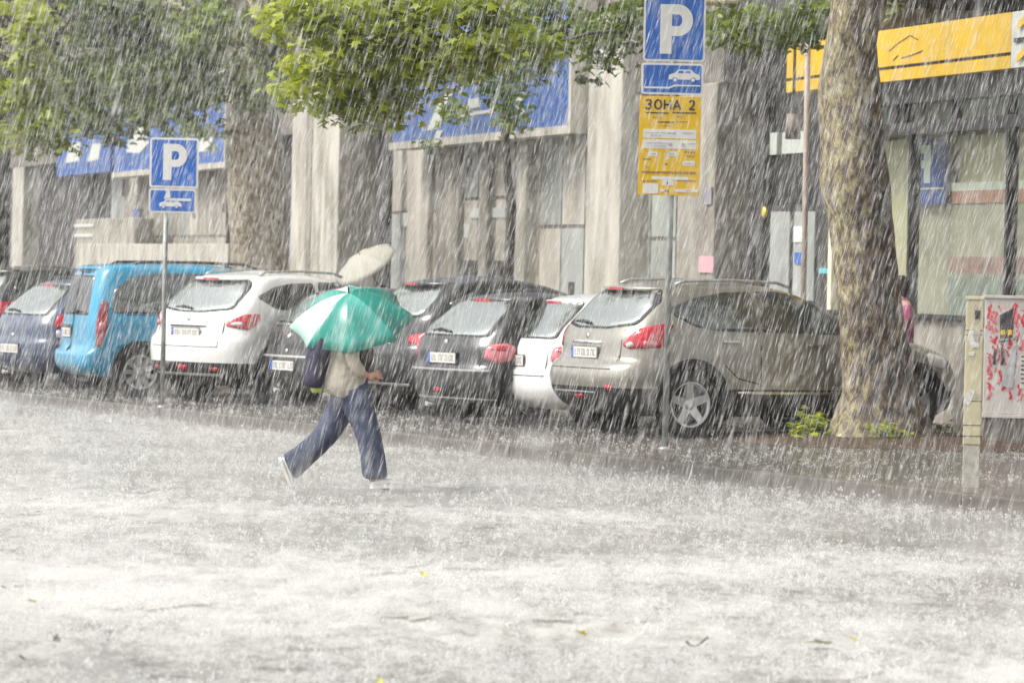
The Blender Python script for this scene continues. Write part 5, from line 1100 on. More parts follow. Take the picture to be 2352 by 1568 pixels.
def fallen(px, py, s, label, m, rz=0, z=ROAD_Z + .03, tilt=.5, cat='leaf', group='leaves fallen on the road'):
    p = at(px, py, z); L = LEAF * s; o_ = MB(); vs = [o_.bm.verts.new((x, y - s * .4, .02 * abs(x) / s)) for x, y in L]
    o_.face(vs, m); me = o_.build('fallen_leaf'); me.location = p; me.rotation_euler = (tilt, .2, rz)
    md = me.modifiers.new('t', 'SOLIDIFY'); md.thickness = .002; tag(me, label, cat, group); 
    a = me.data.attributes.new('tone', 'FLOAT', 'POINT'); a.data.foreach_set('value', np.full(len(me.data.vertices), .9, dtype=np.float32)); return me
M_leafyellow = mat('yellowing_leaf', (0.55, 0.50, 0.04), 0.5, var=.2, scale=20); M_leafdark = mat('dark_fallen_leaf', (0.05, 0.09, 0.02), 0.5, var=.3); M_leafpale = mat('pale_wet_leaf', (0.55, 0.60, 0.38), 0.4, var=.1)
fallen(970, 1316, .055, 'small yellow leaf floating alone right below the walking person', M_leafyellow, .5)
fallen(1332, 1452, .06, 'ragged yellow green leaf low in the middle of the road', M_leafyellow, 2.0)
fallen(1956, 1464, .045, 'yellow leaf tip on the road at lower right', M_leafyellow, 1.0, tilt=.9)
fallen(130, 1463, .04, 'dark green leaf standing up at lower left', M_leafdark, .3, tilt=1.2); fallen(46, 1508, .045, 'dark leaf lying nearest the lower left corner', M_leafdark, 1.4)
fallen(870, 1562, .04, 'olive leaf at the very bottom edge of the road', M_leafyellow, .2); fallen(68, 1380, .07, 'pale wet leaf lying flat by the left edge', M_leafpale, 1.5, tilt=.1)
fallen(1870, 1475, .16, 'long pale green leaf lying flat at lower right', M_leafpale, 1.5, tilt=.06)
fallen(1985, 1022, .07, 'brown wet leaf on the soil in front of the trunk', mat('brown_leaf', (0.25, 0.13, 0.07), .5), .4, z=.05, tilt=.2, group='leaves fallen by the trunk')
fallen(1945, 1006, .09, 'reddish brown leaf by the root of the trunk', MATS['brown_leaf'], 1.1, z=.06, tilt=.4, group='leaves fallen by the trunk')
tw = at(1600, 1482, ROAD_Z + .03); o = MB(); o.tube([(-.05, 0, .02), (-.03, .02, .0), (-.01, 0, .0)], [.006, .004, .003], M_barkdark, 6); o.tube([(.0, 0, .0), (.03, .01, .02), (.055, .0, .045)], [.003, .005, .004], M_barkdark, 6)
o = o.build('twig'); o.location = tw; tag(o, 'broken dark twig lying on the road at lower right of centre', 'twig')

# ------------------------------------------------------------------ people
M_skin = mat('skin', (0.50, 0.28, 0.20), 0.5, var=.06)
M_jeans = ramp_mat('denim', [(0.3, (0.025, 0.035, 0.075)), (0.7, (0.11, 0.135, 0.21))], 7, 0.75, 0.5, 120)
M_knit = ramp_mat('beige_sweatshirt', [(0.3, (0.40, 0.36, 0.29)), (0.7, (0.56, 0.51, 0.42))], 6, 0.8, 0.5, 30)
M_shoe = mat('white_canvas', (0.78, 0.78, 0.75), .5, var=.04); M_hair = mat('dark_brown_hair', (0.035, 0.022, 0.015), .5, var=.3, scale=30)
M_bag = ramp_mat('navy_bag', [(0.3, (0.012, 0.012, 0.028)), (0.7, (0.05, 0.045, 0.085))], 6, 0.55, 0.3, 20)

def skinned(name, nodes, edges, m, parent, root=0, sub=2):
    """nodes: (x,y,z,rx,ry); one vertex per joint"""
    me = bpy.data.meshes.new(name); me.from_pydata([n[:3] for n in nodes], edges, []); me.update()
    o = bpy.data.objects.new(name, me); C.objects.link(o); o.parent = parent
    sk = o.modifiers.new('skin', 'SKIN'); sk.use_smooth_shade = True
    if not me.skin_vertices: bpy.context.view_layer.objects.active = o
    layer = me.skin_vertices[0] if me.skin_vertices else None
    for i, n in enumerate(nodes): layer.data[i].radius = (n[3], n[4] if len(n) > 4 else n[3]); layer.data[i].use_root = (i == root)
    sb = o.modifiers.new('sub', 'SUBSURF'); sb.levels = sub; sb.render_levels = sub
    dg = bpy.context.evaluated_depsgraph_get(); m2 = bpy.data.meshes.new_from_object(o.evaluated_get(dg)); o.modifiers.clear(); o.data = m2; m2.name = name
    m2.materials.clear(); m2.materials.append(m); m2.polygons.foreach_set('use_smooth', np.ones(len(m2.polygons), dtype=bool))
    return o

def loft_oval(mb, secs, m, n=20, close=True, fold=0.0, seed=0):
    """secs: (centre, rx, ry, tilt vector along) horizontal-ish ovals joined; local X = walking direction"""
    rings = []
    for i, (c, rx, ry, ax) in enumerate(secs):
        ax = Vector(ax).normalized(); s = Vector((0, 1, 0)); f = s.cross(ax).normalized(); s = ax.cross(f).normalized(); ring = []
        for k in range(n):
            a = 2 * math.pi * k / n; q = 1 + fold * mnoise.noise(Vector((math.cos(a) * 1.6 + seed, math.sin(a) * 1.6, i * .45))) 
            ring.append(mb.bm.verts.new(Vector(c) + f * math.cos(a) * rx * q + s * math.sin(a) * ry * q))
        rings.append(ring)
    for a, b in zip(rings, rings[1:]):
        for k in range(n): mb.face([a[k], a[(k + 1) % n], b[(k + 1) % n], b[k]], m, True)
    if close: mb.face(rings[0][::-1], m, True); mb.face(rings[-1], m, True)
    return rings

pw = at(845, 1128, ROAD_Z); PS = 0.985
# local frame: x = walking direction (to the right of the picture), y = away from the camera
per = empty('person', (pw.x - 0.17, pw.y, ROAD_Z), R(4), 'person in beige top and wide blue jeans striding through the rain under a green umbrella', 'person')
hipz = .86
# joints (x, y, z)
Hc = (0.0, 0, .88); Kf = (.16, -.09, .46); Af = (.21, -.10, .09); Kb = (-.15, .09, .44); Ab = (-.46, .10, .21)
nodes = [(0, 0, .90, .10, .10), (-.005, 0, 1.02, .10, .095), (.015, 0, 1.15, .11, .10), (.035, 0, 1.28, .12, .095), (.055, 0, 1.34, .05, .045), (.07, 0, 1.385, .045, .045),   # 5 neck
         (.085, 0, 1.44, .078, .070), (.09, 0, 1.49, .080, .072), (.085, 0, 1.53, .055, .05),                                                                             # 8 crown of head
         (.03, -.08, .80, .075), (Kf[0], Kf[1], Kf[2], .062), (Af[0] - .015, Af[1], Af[2] + .02, .042), (.29, -.10, .045, .03), (.35, -.10, .035, .025),                   # 13
         (-.02, .08, .80, .075), (Kb[0], Kb[1], Kb[2], .062), (Ab[0], Ab[1], Ab[2], .042), (-.49, .10, .10, .028), (-.46, .10, .05, .022),                                    # 18
         (.03, -.14, 1.29, .045), (.0, -.19, 1.06, .035), (.11, -.19, .95, .030), (.155, -.175, .94, .026),                                                              # 22 near arm, hand in front
         (.05, .15, 1.30, .055), (.10, .20, 1.10, .042), (.17, .12, 1.18, .034), (.185, .09, 1.25, .028)]                                                                    # 26 far arm holds the umbrella
edges = [(0, 1), (1, 2), (2, 3), (3, 4), (4, 5), (5, 6), (6, 7), (7, 8), (0, 9), (9, 10), (10, 11), (11, 12), (12, 13), (0, 14), (14, 15), (15, 16), (16, 17), (17, 18), (3, 19), (19, 20), (20, 21), (21, 22), (3, 23), (23, 24), (24, 25), (25, 26)]
skinned('body', nodes, edges, M_skin, per)
# face details (kept under the canopy)
mb = MB(); mb.lathe([(0, -.012), (.009, -.006), (.012, 0), (.009, .006), (0, .012)], M_white, Matrix.Translation((.160, -.03, 1.465)), 10); mb.lathe([(0, -.012), (.009, -.006), (.012, 0), (.009, .006), (0, .012)], M_white, Matrix.Translation((.160, .03, 1.465)), 10); mb.build('eye', per)
mb = MB(); mb.tube([(.158, 0, 1.475), (.185, 0, 1.44), (.165, 0, 1.43)], [.008, .014, .01], M_skin, 8); mb.build('nose', per)
mb = MB(); mb.tube([(.155, -.02, 1.405), (.163, 0, 1.403), (.155, .02, 1.405)], [.004, .007, .004], mat('lips', (.4, .12, .12), .5), 8); mb.build('mouth', per)
# jeans: two wide legs and a hip piece
mb = MB()
loft_oval(mb, [((.00, 0, .74), .15, .17, (0, 0, 1)), ((.0, 0, .84), .165, .17, (0, 0, 1)), ((0, 0, .93), .15, .15, (0, 0, 1)), ((0, 0, .99), .13, .13, (0, 0, 1))], M_jeans, 24, fold=.08)
loft_oval(mb, [((.225, -.10, .10), .112, .10, (-.05, 0, 1)), ((.215, -.10, .15), .114, .10, (-.05, 0, 1)), ((.195, -.095, .30), .106, .095, (-.06, 0, 1)), ((.165, -.09, .46), .10, .095, (-.12, 0, 1)), ((.10, -.08, .62), .112, .105, (-.25, 0, 1)), ((.04, -.07, .78), .130, .115, (-.2, 0, 1)), ((.01, -.06, .86), .13, .11, (0, 0, 1))], M_jeans, 30, fold=.28, seed=3)
loft_oval(mb, [((-.485, .10, .175), .112, .10, (.85, 0, .45)), ((-.44, .10, .205), .108, .098, (.85, 0, .45)), ((-.32, .095, .31), .102, .095, (.78, 0, .6)), ((-.185, .09, .42), .102, .095, (.6, 0, .8)), ((-.095, .08, .58), .112, .105, (.4, 0, .9)), ((-.03, .07, .76), .130, .115, (.2, 0, 1)), ((-.01, .06, .86), .13, .11, (0, 0, 1))], M_jeans, 30, fold=.28, seed=8)
mb.build('jeans', per, sub=1)
# sweatshirt
mb = MB()
loft_oval(mb, [((-.075, 0, .745), .190, .19, (.36, 0, 1)), ((-.06, 0, .84), .20, .195, (.28, 0, 1)), ((-.03, 0, 1.0), .185, .18, (.1, 0, 1)), ((-.0, 0, 1.12), .175, .175, (.05, 0, 1)), ((.02, 0, 1.24), .17, .185, (.1, 0, 1)), ((.035, 0, 1.32), .14, .17, (.1, 0, 1)), ((.05, 0, 1.38), .075, .08, (.1, 0, 1))], M_knit, 26, fold=.14, seed=5)
loft_oval(mb, [((.03, -.14, 1.32), .07, .07, (-.1, -.2, -1)), ((.01, -.18, 1.20), .068, .064, (-.1, -.2, -1)), ((.0, -.20, 1.08), .062, .058, (.2, 0, -1)), ((.05, -.20, 1.0), .056, .052, (.8, .05, -.8)), ((.125, -.185, .945), .048, .045, (1, .1, -.2))], M_knit, 14, fold=.12)
loft_oval(mb, [((.05, .15, 1.32), .07, .07, (.1, .2, -1)), ((.08, .19, 1.20), .066, .062, (.1, .2, -1)), ((.10, .20, 1.12), .058, .056, (.4, 0, -.6)), ((.14, .16, 1.14), .05, .05, (.4, -.5, .5)), ((.168, .12, 1.19), .045, .042, (.3, -.4, .8))], M_knit, 14, fold=.12)
mb.build('sweatshirt', per, sub=1)
# hair: long, falling over the near shoulder
mb = MB()
loft_oval(mb, [((.07, 0, 1.56), .035, .035, (0, 0, 1)), ((.065, 0, 1.54), .075, .075, (0, 0, 1)), ((.055, 0, 1.485), .095, .092, (0, 0, 1)), ((.035, 0, 1.42), .088, .098, (.1, 0, 1)), ((.045, -.02, 1.34), .085, .11, (.1, 0, 1)), ((.09, -.07, 1.24), .08, .10, (.1, 0, 1)), ((.13, -.14, 1.12), .065, .05, (.0, 0, 1)), ((.12, -.17, 1.02), .045, .03, (.0, 0, 1)), ((.105, -.18, .93), .018, .015, (0, 0, 1))], M_hair, 22, fold=.25, seed=2)
mb.build('hair', per, sub=1)
# hand in front with five fingers curled
def hand(parent, base, d, up, sidev, m, name='hand', curl=1.0):
    base, d, up, sidev = Vector(base), Vector(d).normalized(), Vector(up).normalized(), Vector(sidev).normalized()
    N = []; E = []; P = lambda a, b, c: base + d * a + sidev * b + up * c
    def add(p, r): N.append((p.x, p.y, p.z, r, r)); return len(N) - 1
    w = add(P(-.02, 0, 0), .026); pc = add(P(.03, 0, 0), .030); E.append((w, pc)); pe = add(P(.06, 0, 0), .026); E.append((pc, pe))
    for i, (o, l) in enumerate(((-.03, .058), (-.011, .068), (.009, .064), (.028, .050))):
        k = add(P(.075, o, 0), .010); E.append((pe, k)); a = add(P(.075 + l * .4, o, -.012 * curl), .0092); E.append((k, a)); b = add(P(.075 + l * .55, o, -.035 * curl), .0085); E.append((a, b)); c = add(P(.065 + l * .35, o, -.052 * curl), .0078); E.append((b, c))
    t0 = add(P(.025, -.036, -.01), .013); E.append((pc, t0)); t1 = add(P(.055, -.05, -.028), .011); E.append((t0, t1)); t2_ = add(P(.078, -.042, -.045), .0095); E.append((t1, t2_))
    return skinned(name, N, E, m, parent, root=1, sub=1)
hand(per, (.15, -.18, .94), (.9, .1, .15), (.1, -.95, .2), (-.3, .1, .9), M_skin)
hand(per, (.185, .095, 1.25), (.2, -.5, .8), (.9, .3, -.1), (.3, -.8, -.5), M_skin)
# shoes
def shoe(parent, M):
    mb = MB(); prof = [(-.115, .030, .045), (-.09, .040, .062), (-.04, .042, .068), (.02, .043, .060), (.07, .046, .048), (.115, .044, .036), (.145, .030, .026), (.158, .010, .018)]; rows = []
    for x, hw, h in prof:
        row = []
        for k in range(12):
            a = 2 * math.pi * k / 12; row.append(mb.bm.verts.new(M @ Vector((x, math.cos(a) * hw, .018 + h * .5 + math.sin(a) * h * .5))))
        rows.append(row)
    for a, b in zip(rows, rows[1:]):
        for k in range(12): mb.face([a[k], a[(k + 1) % 12], b[(k + 1) % 12], b[k]], M_shoe, True)
    mb.face(rows[0][::-1], M_shoe, True); mb.face(rows[-1], M_shoe, True)
    o = mb.build('shoe', parent, sub=1)
    s = MB(); out = [(-.125, -.03), (-.10, -.042), (0, -.044), (.08, -.05), (.13, -.045), (.165, -.02), (.168, 0), (.165, .02), (.13, .045), (.08, .05), (0, .044), (-.10, .042), (-.125, .03)]
    a = [s.bm.verts.new(M @ Vector((x, y, 0))) for x, y in out]; b = [s.bm.verts.new(M @ Vector((x, y, .026))) for x, y in out]; s.face(a[::-1], M_shoe); s.face(b, M_shoe)
    for i in range(len(a)): s.face([a[i], a[(i + 1) % len(a)], b[(i + 1) % len(a)], b[i]], M_shoe)
    s.build('sole', o); return o
shoe(per, Matrix.Translation((.305, -.10, 0.035)) @ Matrix.Rotation(R(-3), 4, 'Y'))
shoe(per, Matrix.Translation((-.515, .10, .135)) @ Matrix.Rotation(R(68), 4, 'Y') @ Matrix.Translation((.0, 0, 0)))
# bag on the back
bag = empty('shoulder_bag', per.location, R(4), 'dark navy rucksack hanging behind the walking person', 'bag')
mb = MB(); loft_oval(mb, [((-.27, -.02, .82), .075, .12, (.1, 0, 1)), ((-.275, -.02, .86), .10, .15, (.05, 0, 1)), ((-.27, -.02, 1.0), .108, .165, (0, 0, 1)), ((-.25, -.02, 1.16), .11, .165, (0, 0, 1)), ((-.20, -.02, 1.28), .085, .14, (.2, 0, 1)), ((-.16, -.02, 1.33), .05, .09, (.2, 0, 1))], M_bag, 18, fold=.16, seed=4); mb.build('body', bag, sub=1)
mb = MB(); mb.tube([(-.17, -.11, 1.30), (-.05, -.16, 1.37), (.08, -.17, 1.30), (.13, -.17, 1.18)], .016, M_bag, 8); mb.build('strap', bag)
mb = MB(); loft_oval(mb, [((-.26, -.05, .79), .04, .045, (0, 0, 1)), ((-.25, -.05, .83), .06, .07, (0, 0, 1))], mat('lime_cloth', (.45, .50, .12), .6), 12, fold=.2); mb.build('pocket', bag)

# ------------------------------------------------------------------ umbrellas
def umbrella(name, label, loc, axis, Rr, hgt, npan, mats_, shaft, parent_mats=None, nf=8, twist=0.0):
    """loc: top of the shaft; axis: unit vector up the shaft"""
    u = empty(name, loc, 0, label, 'umbrella'); ax = Vector(axis).normalized(); q = ax.to_track_quat('Z', 'Y').to_matrix().to_4x4() @ Matrix.Rotation(twist, 4, 'Z')
    can = MB(); rib = []
    for i in range(npan):
        a0, a1 = 2 * math.pi * i / npan, 2 * math.pi * (i + 1) / npan; g = []
        for j in range(nf + 1):
            t = j / nf; r = Rr * math.sin(t * math.pi / 2 * 1.0) ** .95 if False else Rr * t; z = -hgt * (t ** 1.9)
            row = []
            for k in range(7):
                s = k / 6; a = a0 + (a1 - a0) * s; sag = 1 - (.09 if Rr > .5 else .02) * math.sin(math.pi * s) * t ** 1.5; c = math.cos(math.pi / npan) / math.cos((s - .5) * 2 * math.pi / npan)
                rr = r * (c * .75 + .25) * sag; row.append(can.bm.verts.new(q @ Vector((rr * math.cos(a), rr * math.sin(a), z - .012 * math.sin(math.pi * s) * t * 1.5))))
            g.append(row)
        for ra, rb in zip(g, g[1:]):
            for k in range(6): can.face([ra[k], rb[k], rb[k + 1], ra[k + 1]], mats_[i % len(mats_)], True)
    bmesh.ops.remove_doubles(can.bm, verts=can.bm.verts, dist=.0008)
    cn = can.build('canopy', u); md = cn.modifiers.new('t', 'SOLIDIFY'); md.thickness = .002
    for i in range(npan):
        a = 2 * math.pi * i / npan; mb = MB(); mb.tube([q @ Vector((Rr * t * math.cos(a), Rr * t * math.sin(a), -hgt * t ** 1.9 - .006)) for t in (0.03, .25, .5, .75, .99)], .003, M_steel, 6); mb.build('rib', u)
    mb = MB(); mb.tube([q @ Vector((0, 0, .07)), q @ Vector((0, 0, .0)), q @ Vector((0, 0, -shaft))], [.004, .008, .006], M_black, 8); mb.build('shaft', u)
    mb = MB(); mb.tube([q @ Vector((0, 0, -shaft)), q @ Vector((0, 0, -shaft - .10))], [.013, .014], M_black, 10); mb.build('handle', u)
    return u
M_teal = mat('teal_nylon', (0.008, 0.25, 0.20), .3, var=.25, scale=4, coat=.5); M_teal2 = mat('pale_teal_nylon', (0.06, 0.36, 0.30), .22, var=.2, scale=4, coat=.5); M_umw = mat('white_nylon', (0.74, 0.77, 0.75), .3, var=.04, coat=.3)
M_mint = mat('mint_nylon', (0.42, 0.66, 0.58), .3, var=.05, coat=.3)
ut = atY(801, 672, pw.y)
umbrella('umbrella', 'green and white umbrella tipped over the walking person', ut, (-.10, -.50, .88), .515, .27, 8, [M_teal, M_teal2, M_umw, M_teal, M_mint, M_teal, M_teal2, M_teal], .62, twist=R(12))
# beige umbrella carried behind the cars
uc = atY(826, 584, 56.0)
ub = umbrella('umbrella', 'pale beige umbrella tilted low behind the parked cars', uc, (-.50, -.36, .80), .47, .17, 8, [mat('beige_nylon', (.38, .36, .30), .6, var=.06)], .75)
# its bearer, behind the cars
def standing(name, label, loc, rz, top_m, leg_m, hgt=1.68):
    p = empty(name, loc, rz, label, 'person'); s = hgt / 1.70
    N = [(0, 0, .95, .13, .10), (0, 0, 1.15, .12, .10), (0, 0, 1.36, .16, .10), (0, 0, 1.46, .055, .055), (0, 0, 1.52, .052, .052), (.01, 0, 1.58, .085, .075), (.01, 0, 1.66, .06, .055), (0, -.10, .88, .09), (.01, -.10, .48, .06), (0, -.10, .08, .042), (.13, -.10, .04, .03), (0, .10, .88, .09), (.01, .10, .48, .06), (0, .10, .08, .042), (.13, .10, .04, .03),
         (0, -.19, 1.38, .05), (-.02, -.24, 1.12, .042), (.04, -.23, .88, .034), (.05, -.23, .80, .028), (0, .19, 1.38, .05), (.05, .23, 1.14, .042), (.20, .18, 1.22, .034), (.24, .16, 1.26, .028)]
    E = [(0, 1), (1, 2), (2, 3), (3, 4), (4, 5), (5, 6), (0, 7), (7, 8), (8, 9), (9, 10), (0, 11), (11, 12), (12, 13), (13, 14), (2, 15), (15, 16), (16, 17), (17, 18), (2, 19), (19, 20), (20, 21), (21, 22)]
    N = [tuple(v * s for v in n) for n in N]; skinned('body', N, E, M_skin, p)
    mb = MB(); loft_oval(mb, [((0, 0, .78 * s), .17, .21, (0, 0, 1)), ((0, 0, 1.0 * s), .16, .20, (0, 0, 1)), ((0, 0, 1.25 * s), .16, .22, (0, 0, 1)), ((0, 0, 1.40 * s), .12, .19, (0, 0, 1)), ((0, 0, 1.47 * s), .07, .08, (0, 0, 1))], top_m, 20, fold=.12)
    for sg in (-1, 1): loft_oval(mb, [((0, sg * .19, 1.40 * s), .07, .07, (0, 0, -1)), ((0, sg * .235, 1.25 * s), .07, .065, (0, 0, -1)), ((0 if sg < 0 else .04, sg * .24, 1.12 * s), .06, .06, (0, 0, -1)), ((.04 if sg < 0 else .19, sg * (.235 if sg < 0 else .18), (.90 if sg < 0 else 1.21) * s), .05, .05, (0, 0, -1) if sg < 0 else (1, -.3, .4))], top_m, 12, fold=.1)
    mb.build('coat', p, sub=1)
    mb = MB()
    for sg in (-1, 1): loft_oval(mb, [((0, sg * .10, .06 * s), .08, .075, (0, 0, 1)), ((.01, sg * .10, .45 * s), .085, .08, (0, 0, 1)), ((0, sg * .09, .85 * s), .12, .11, (0, 0, 1))], leg_m, 14, fold=.12)
    mb.build('trousers', p, sub=1)
    mb = MB(); loft_oval(mb, [((-.01, 0, 1.72 * s), .04, .04, (0, 0, 1)), ((-.01, 0, 1.69 * s), .09, .085, (0, 0, 1)), ((-.025, 0, 1.62 * s), .10, .095, (0, 0, 1)), ((-.04, 0, 1.52 * s), .08, .09, (0, 0, 1)), ((-.05, 0, 1.42 * s), .05, .08, (0, 0, 1))], M_hair, 16, fold=.2); mb.build('hair', p, sub=1)
    for sg in (-1, 1): mb = MB(); mb.tube([(-.07, sg * .10, .04), (.05, sg * .10, .045), (.17, sg * .10, .03)], [.04, .045, .03], M_black, 10, squash=.9); mb.build('shoe', p)
    return p
M_magenta = mat('magenta_coat', (.30, .02, .11), .6, var=.2, scale=6)
mp = atY(2070, 600, 48.8)
standing('person', 'person in magenta coat standing half hidden behind the big plane trunk', (mp.x, 48.8, 0), R(200), M_magenta, M_bag, 1.72)
shf = Vector((uc.x, 56.0, uc.z)) - Vector((-.50, -.36, .80)).normalized() * .80
standing('person', 'person hidden behind the cars holding the pale beige umbrella', (shf.x - .05, 56.3, 0), R(0), M_stonemid, M_bag, 1.45)

# ------------------------------------------------------------------ rain, splashes, haze
M_rain = water_mat('rain_water', 0.25)
M_plume = water_mat('spray_water', 0.62, (0.90, 0.90, 0.89))
M_splash = water_mat('splash_water', 0.05, (0.90, 0.90, 0.89))
def rain(name, n, box, L, w, seed):
    rg = np.random.default_rng(seed); x0, x1, y0, y1, z0, z1 = box
    p = np.stack([rg.uniform(x0, x1, n), rg.uniform(y0, y1, n), rg.uniform(z0, z1, n)], 1)
    keep = p[:, 2] > ROAD_Z + .15; p = p[keep]; n = len(p)
    gust = 0.045 * np.sin(p[:, 0] * .9 + p[:, 1] * .5) + rg.normal(size=n) * .035
    d = np.stack([0.27 + gust, np.full(n, -.02) + rg.normal(size=n) * .03, np.ones(n)], 1); d /= np.linalg.norm(d, axis=1)[:, None]
    l = rg.uniform(*L, n) * (.6 + .8 * rg.random(n)); r = w * (.45 + .9 * rg.random(n) ** 2 + 1.2 * (rg.random(n) > .96))
    a = np.cross(d, np.array([0, 1.0, 0])); a /= np.linalg.norm(a, axis=1)[:, None]; b = np.cross(d, a)
    V = np.empty((n, 5, 3)); V[:, 0] = p - d * (l * .5)[:, None]; V[:, 4] = p + d * (l * .5)[:, None]; mid = p - d * (l * .12)[:, None]
    for k in range(3): an = 2 * math.pi * k / 3 + .4; V[:, 1 + k] = mid + (a * math.cos(an) + b * math.sin(an)) * r[:, None]
    F = np.array([(0, 2, 1), (0, 3, 2), (0, 1, 3), (4, 1, 2), (4, 2, 3), (4, 3, 1)])
    o = npmesh(name, V.reshape(-1, 3), (F[None] + (np.arange(n) * 5)[:, None, None]).reshape(-1, 3), 3, M_rain, smooth=True); return tag(o, kind='stuff')
RAIN_N = 225000
rain('rain', RAIN_N, (-8, 8, 17, 62, -.1, 6.4), (.055, .165), .0011, 21)

rain('rain', 1800, (-3.2, 3.2, 7, 18, .2, 4.2), (.06, .16), .0016, 22)

def splashes(name, n, area, seed, z, smin, smax, m=None):
    """drops striking the water film: a small crown of spikes with a few thrown droplets each"""
    rg = np.random.default_rng(seed); u = rg.uniform(area[0], area[1], n); v = rg.uniform(area[2], area[3], n)
    if name != 'pavement_splashes': x, y = u, v; k = y < 40.5 + KS * x; x, y = x[k], y[k]
    else: x = k0.x + kd.x * u + kn.x * v; y = k0.y + kd.y * u + kn.y * v
    # gusts leave denser and thinner patches
    dn = np.sin(x * 1.3 + np.sin(y * 1.1) * 2) * .25 + np.sin(y * 2.3 + x * .6) * .25 + .62; k = rg.random(len(x)) < dn; x, y = x[k], y[k]; n = len(x)
    k = ~((np.abs(x - per.location.x - .15) < .55) & (y < per.location.y) & (y > per.location.y - 1.2) & (rg.random(len(x)) < .75)); x, y = x[k], y[k]; n = len(x)      # the legs shelter this strip
    s = rg.uniform(smin, smax, n) * (.5 + rg.random(n) ** 2 * 1.6)
    V = []; F = []; base = 0
    for j in range(5):                                     # crown spikes
        an = 2 * np.pi * j / 5 + rg.random(n) * 1.2; lean = .5 + .7 * rg.random(n); h = s * (.5 + rg.random(n)); rad = s * .28; w = s * .10
        bx, by = x + np.cos(an) * rad, y + np.sin(an) * rad; tx, ty = bx + np.cos(an) * h * lean, by + np.sin(an) * h * lean; tz = z + h
        P = np.empty((n, 4, 3)); 
        P[:, 0] = np.stack([bx - np.sin(an) * w, by + np.cos(an) * w, np.full(n, z - .004)], 1); P[:, 1] = np.stack([bx + np.sin(an) * w, by - np.cos(an) * w, np.full(n, z - .004)], 1)
        P[:, 2] = np.stack([bx + np.cos(an) * w * 1.5, by + np.sin(an) * w * 1.5, np.full(n, z - .004)], 1); P[:, 3] = np.stack([tx, ty, tz], 1)
        V.append(P.reshape(-1, 3)); F.append((np.array([(0, 1, 3), (1, 2, 3), (2, 0, 3)])[None] + (base + np.arange(n) * 4)[:, None, None]).reshape(-1, 3)); base += 4 * n
    for j in range(3):                                     # droplets: little octahedra
        r = s * (.10 + .16 * rg.random(n)); c = np.stack([x + rg.normal(size=n) * s * .9, y + rg.normal(size=n) * s * .9, z + s * (.3 + 2.2 * rg.random(n) ** 1.5)], 1)
        O = np.array([(1, 0, 0), (-1, 0, 0), (0, 1, 0), (0, -1, 0), (0, 0, 1.3), (0, 0, -1.3)]); P = c[:, None, :] + O[None] * r[:, None, None]
        V.append(P.reshape(-1, 3)); F.append((np.array([(0, 2, 4), (2, 1, 4), (1, 3, 4), (3, 0, 4), (2, 0, 5), (1, 2, 5), (3, 1, 5), (0, 3, 5)])[None] + (base + np.arange(n) * 6)[:, None, None]).reshape(-1, 3)); base += 6 * n
    o = npmesh(name, np.concatenate(V), np.concatenate(F), 3, m or M_splash, smooth=True); return tag(o, kind='stuff')
splashes('road_splashes', 100000, (-7, 5.5, 14.5, 54), 31, ROAD_Z, .005, .016)
splashes('pavement_splashes', 9000, (-16, 11, .15, 5.5), 32, 0.0, .006, .016)
splashes('road_splashes', 42000, (-3.4, 3.4, 15, 27), 35, ROAD_Z, .005, .013)
splashes('road_spray', 9000, (-7, 5.5, 14.5, 54), 33, ROAD_Z, .018, .042, M_plume)

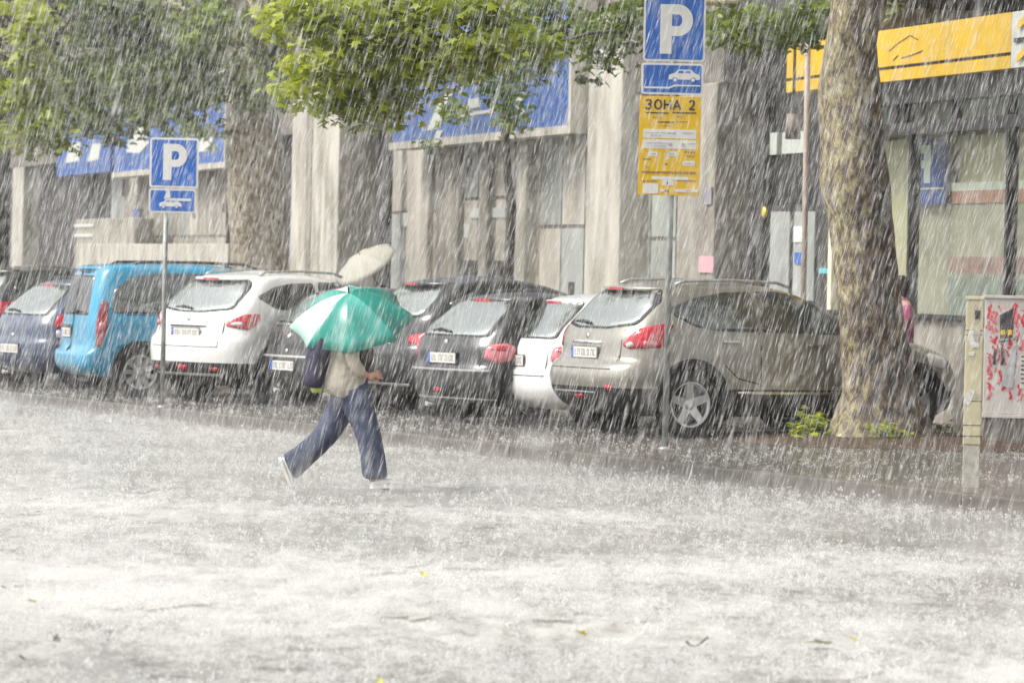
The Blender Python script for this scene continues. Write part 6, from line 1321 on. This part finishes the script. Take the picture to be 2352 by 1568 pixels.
def volume_mat(name, dens, col=(0.93, 0.94, 0.94), aniso=0.1):
    m = bpy.data.materials.new(name); m.use_nodes = True; t = m.node_tree; t.nodes.remove(t.nodes['Principled BSDF'])
    v = t.nodes.new('ShaderNodeVolumePrincipled'); v.inputs['Color'].default_value = (*col, 1); v.inputs['Density'].default_value = dens; v.inputs['Anisotropy'].default_value = aniso
    t.links.new(v.outputs[0], t.nodes['Material Output'].inputs['Volume']); return m
mb = MB(); M_haze = volume_mat('haze_air', HAZE_D)
mb.box(-70, 70, -3, 240, ROAD_Z - 1, 15, M_haze); tag(mb.build('haze'), kind='stuff')
# spray hanging low over the road, thinner with height and with an uneven top
def spray(name, h, dens, seed, fr, lumpy, x0=-8.5, x1=7.5, y0=14, y1=60):
    mb = MB(); nx, ny = (150, 190) if lumpy else (60, 70); m = volume_mat(name + '_air', dens, (0.96, 0.96, 0.955)); top, bot = [], []
    for j in range(ny + 1):
        rt, rb = [], []
        for i in range(nx + 1):
            x = x0 + (x1 - x0) * i / nx; y = y0 + (y1 - y0) * j / ny; e = min(i, nx - i, j, ny - j) / 5; e = min(1, e)
            q = mnoise.noise(Vector((x * fr, y * fr * .6, seed))) + .6 * mnoise.noise(Vector((x * fr * 2.6, y * fr * 1.6, seed + 4)))
            d = (y - (40.6 + KS * x)) / 2.2                # past the kerb the spray thins out
            f = 1 if d < 0 else max(.55, 1 - d / 6)
            rt.append(mb.bm.verts.new((x, y, ROAD_Z - .02 + (.035 + (h * f * max(0.0, .25 + 2.3 * q) if lumpy and d < 0.3 else h * f * max(.15, 1 + 1.1 * q) * (0 if lumpy else 1))) * (e * .95 + .05)))); rb.append(mb.bm.verts.new((x, y, ROAD_Z - .05)))
        top.append(rt); bot.append(rb)
    for j in range(ny):
        for i in range(nx): mb.face([top[j][i], top[j][i + 1], top[j + 1][i + 1], top[j + 1][i]], m, True); mb.face([bot[j][i], bot[j + 1][i], bot[j + 1][i + 1], bot[j][i + 1]], m)
    for i in range(nx): mb.face([top[0][i], bot[0][i], bot[0][i + 1], top[0][i + 1]], m); mb.face([top[ny][i + 1], bot[ny][i + 1], bot[ny][i], top[ny][i]], m)
    for j in range(ny): mb.face([top[j + 1][0], bot[j + 1][0], bot[j][0], top[j][0]], m); mb.face([top[j][nx], bot[j][nx], bot[j + 1][nx], top[j + 1][nx]], m)
    return tag(mb.build(name), kind='stuff')
for i, (h, dn, fr, lu) in enumerate(SPRAY): spray('spray_mist', h, dn, 3.3 + i * 7, fr, lu)
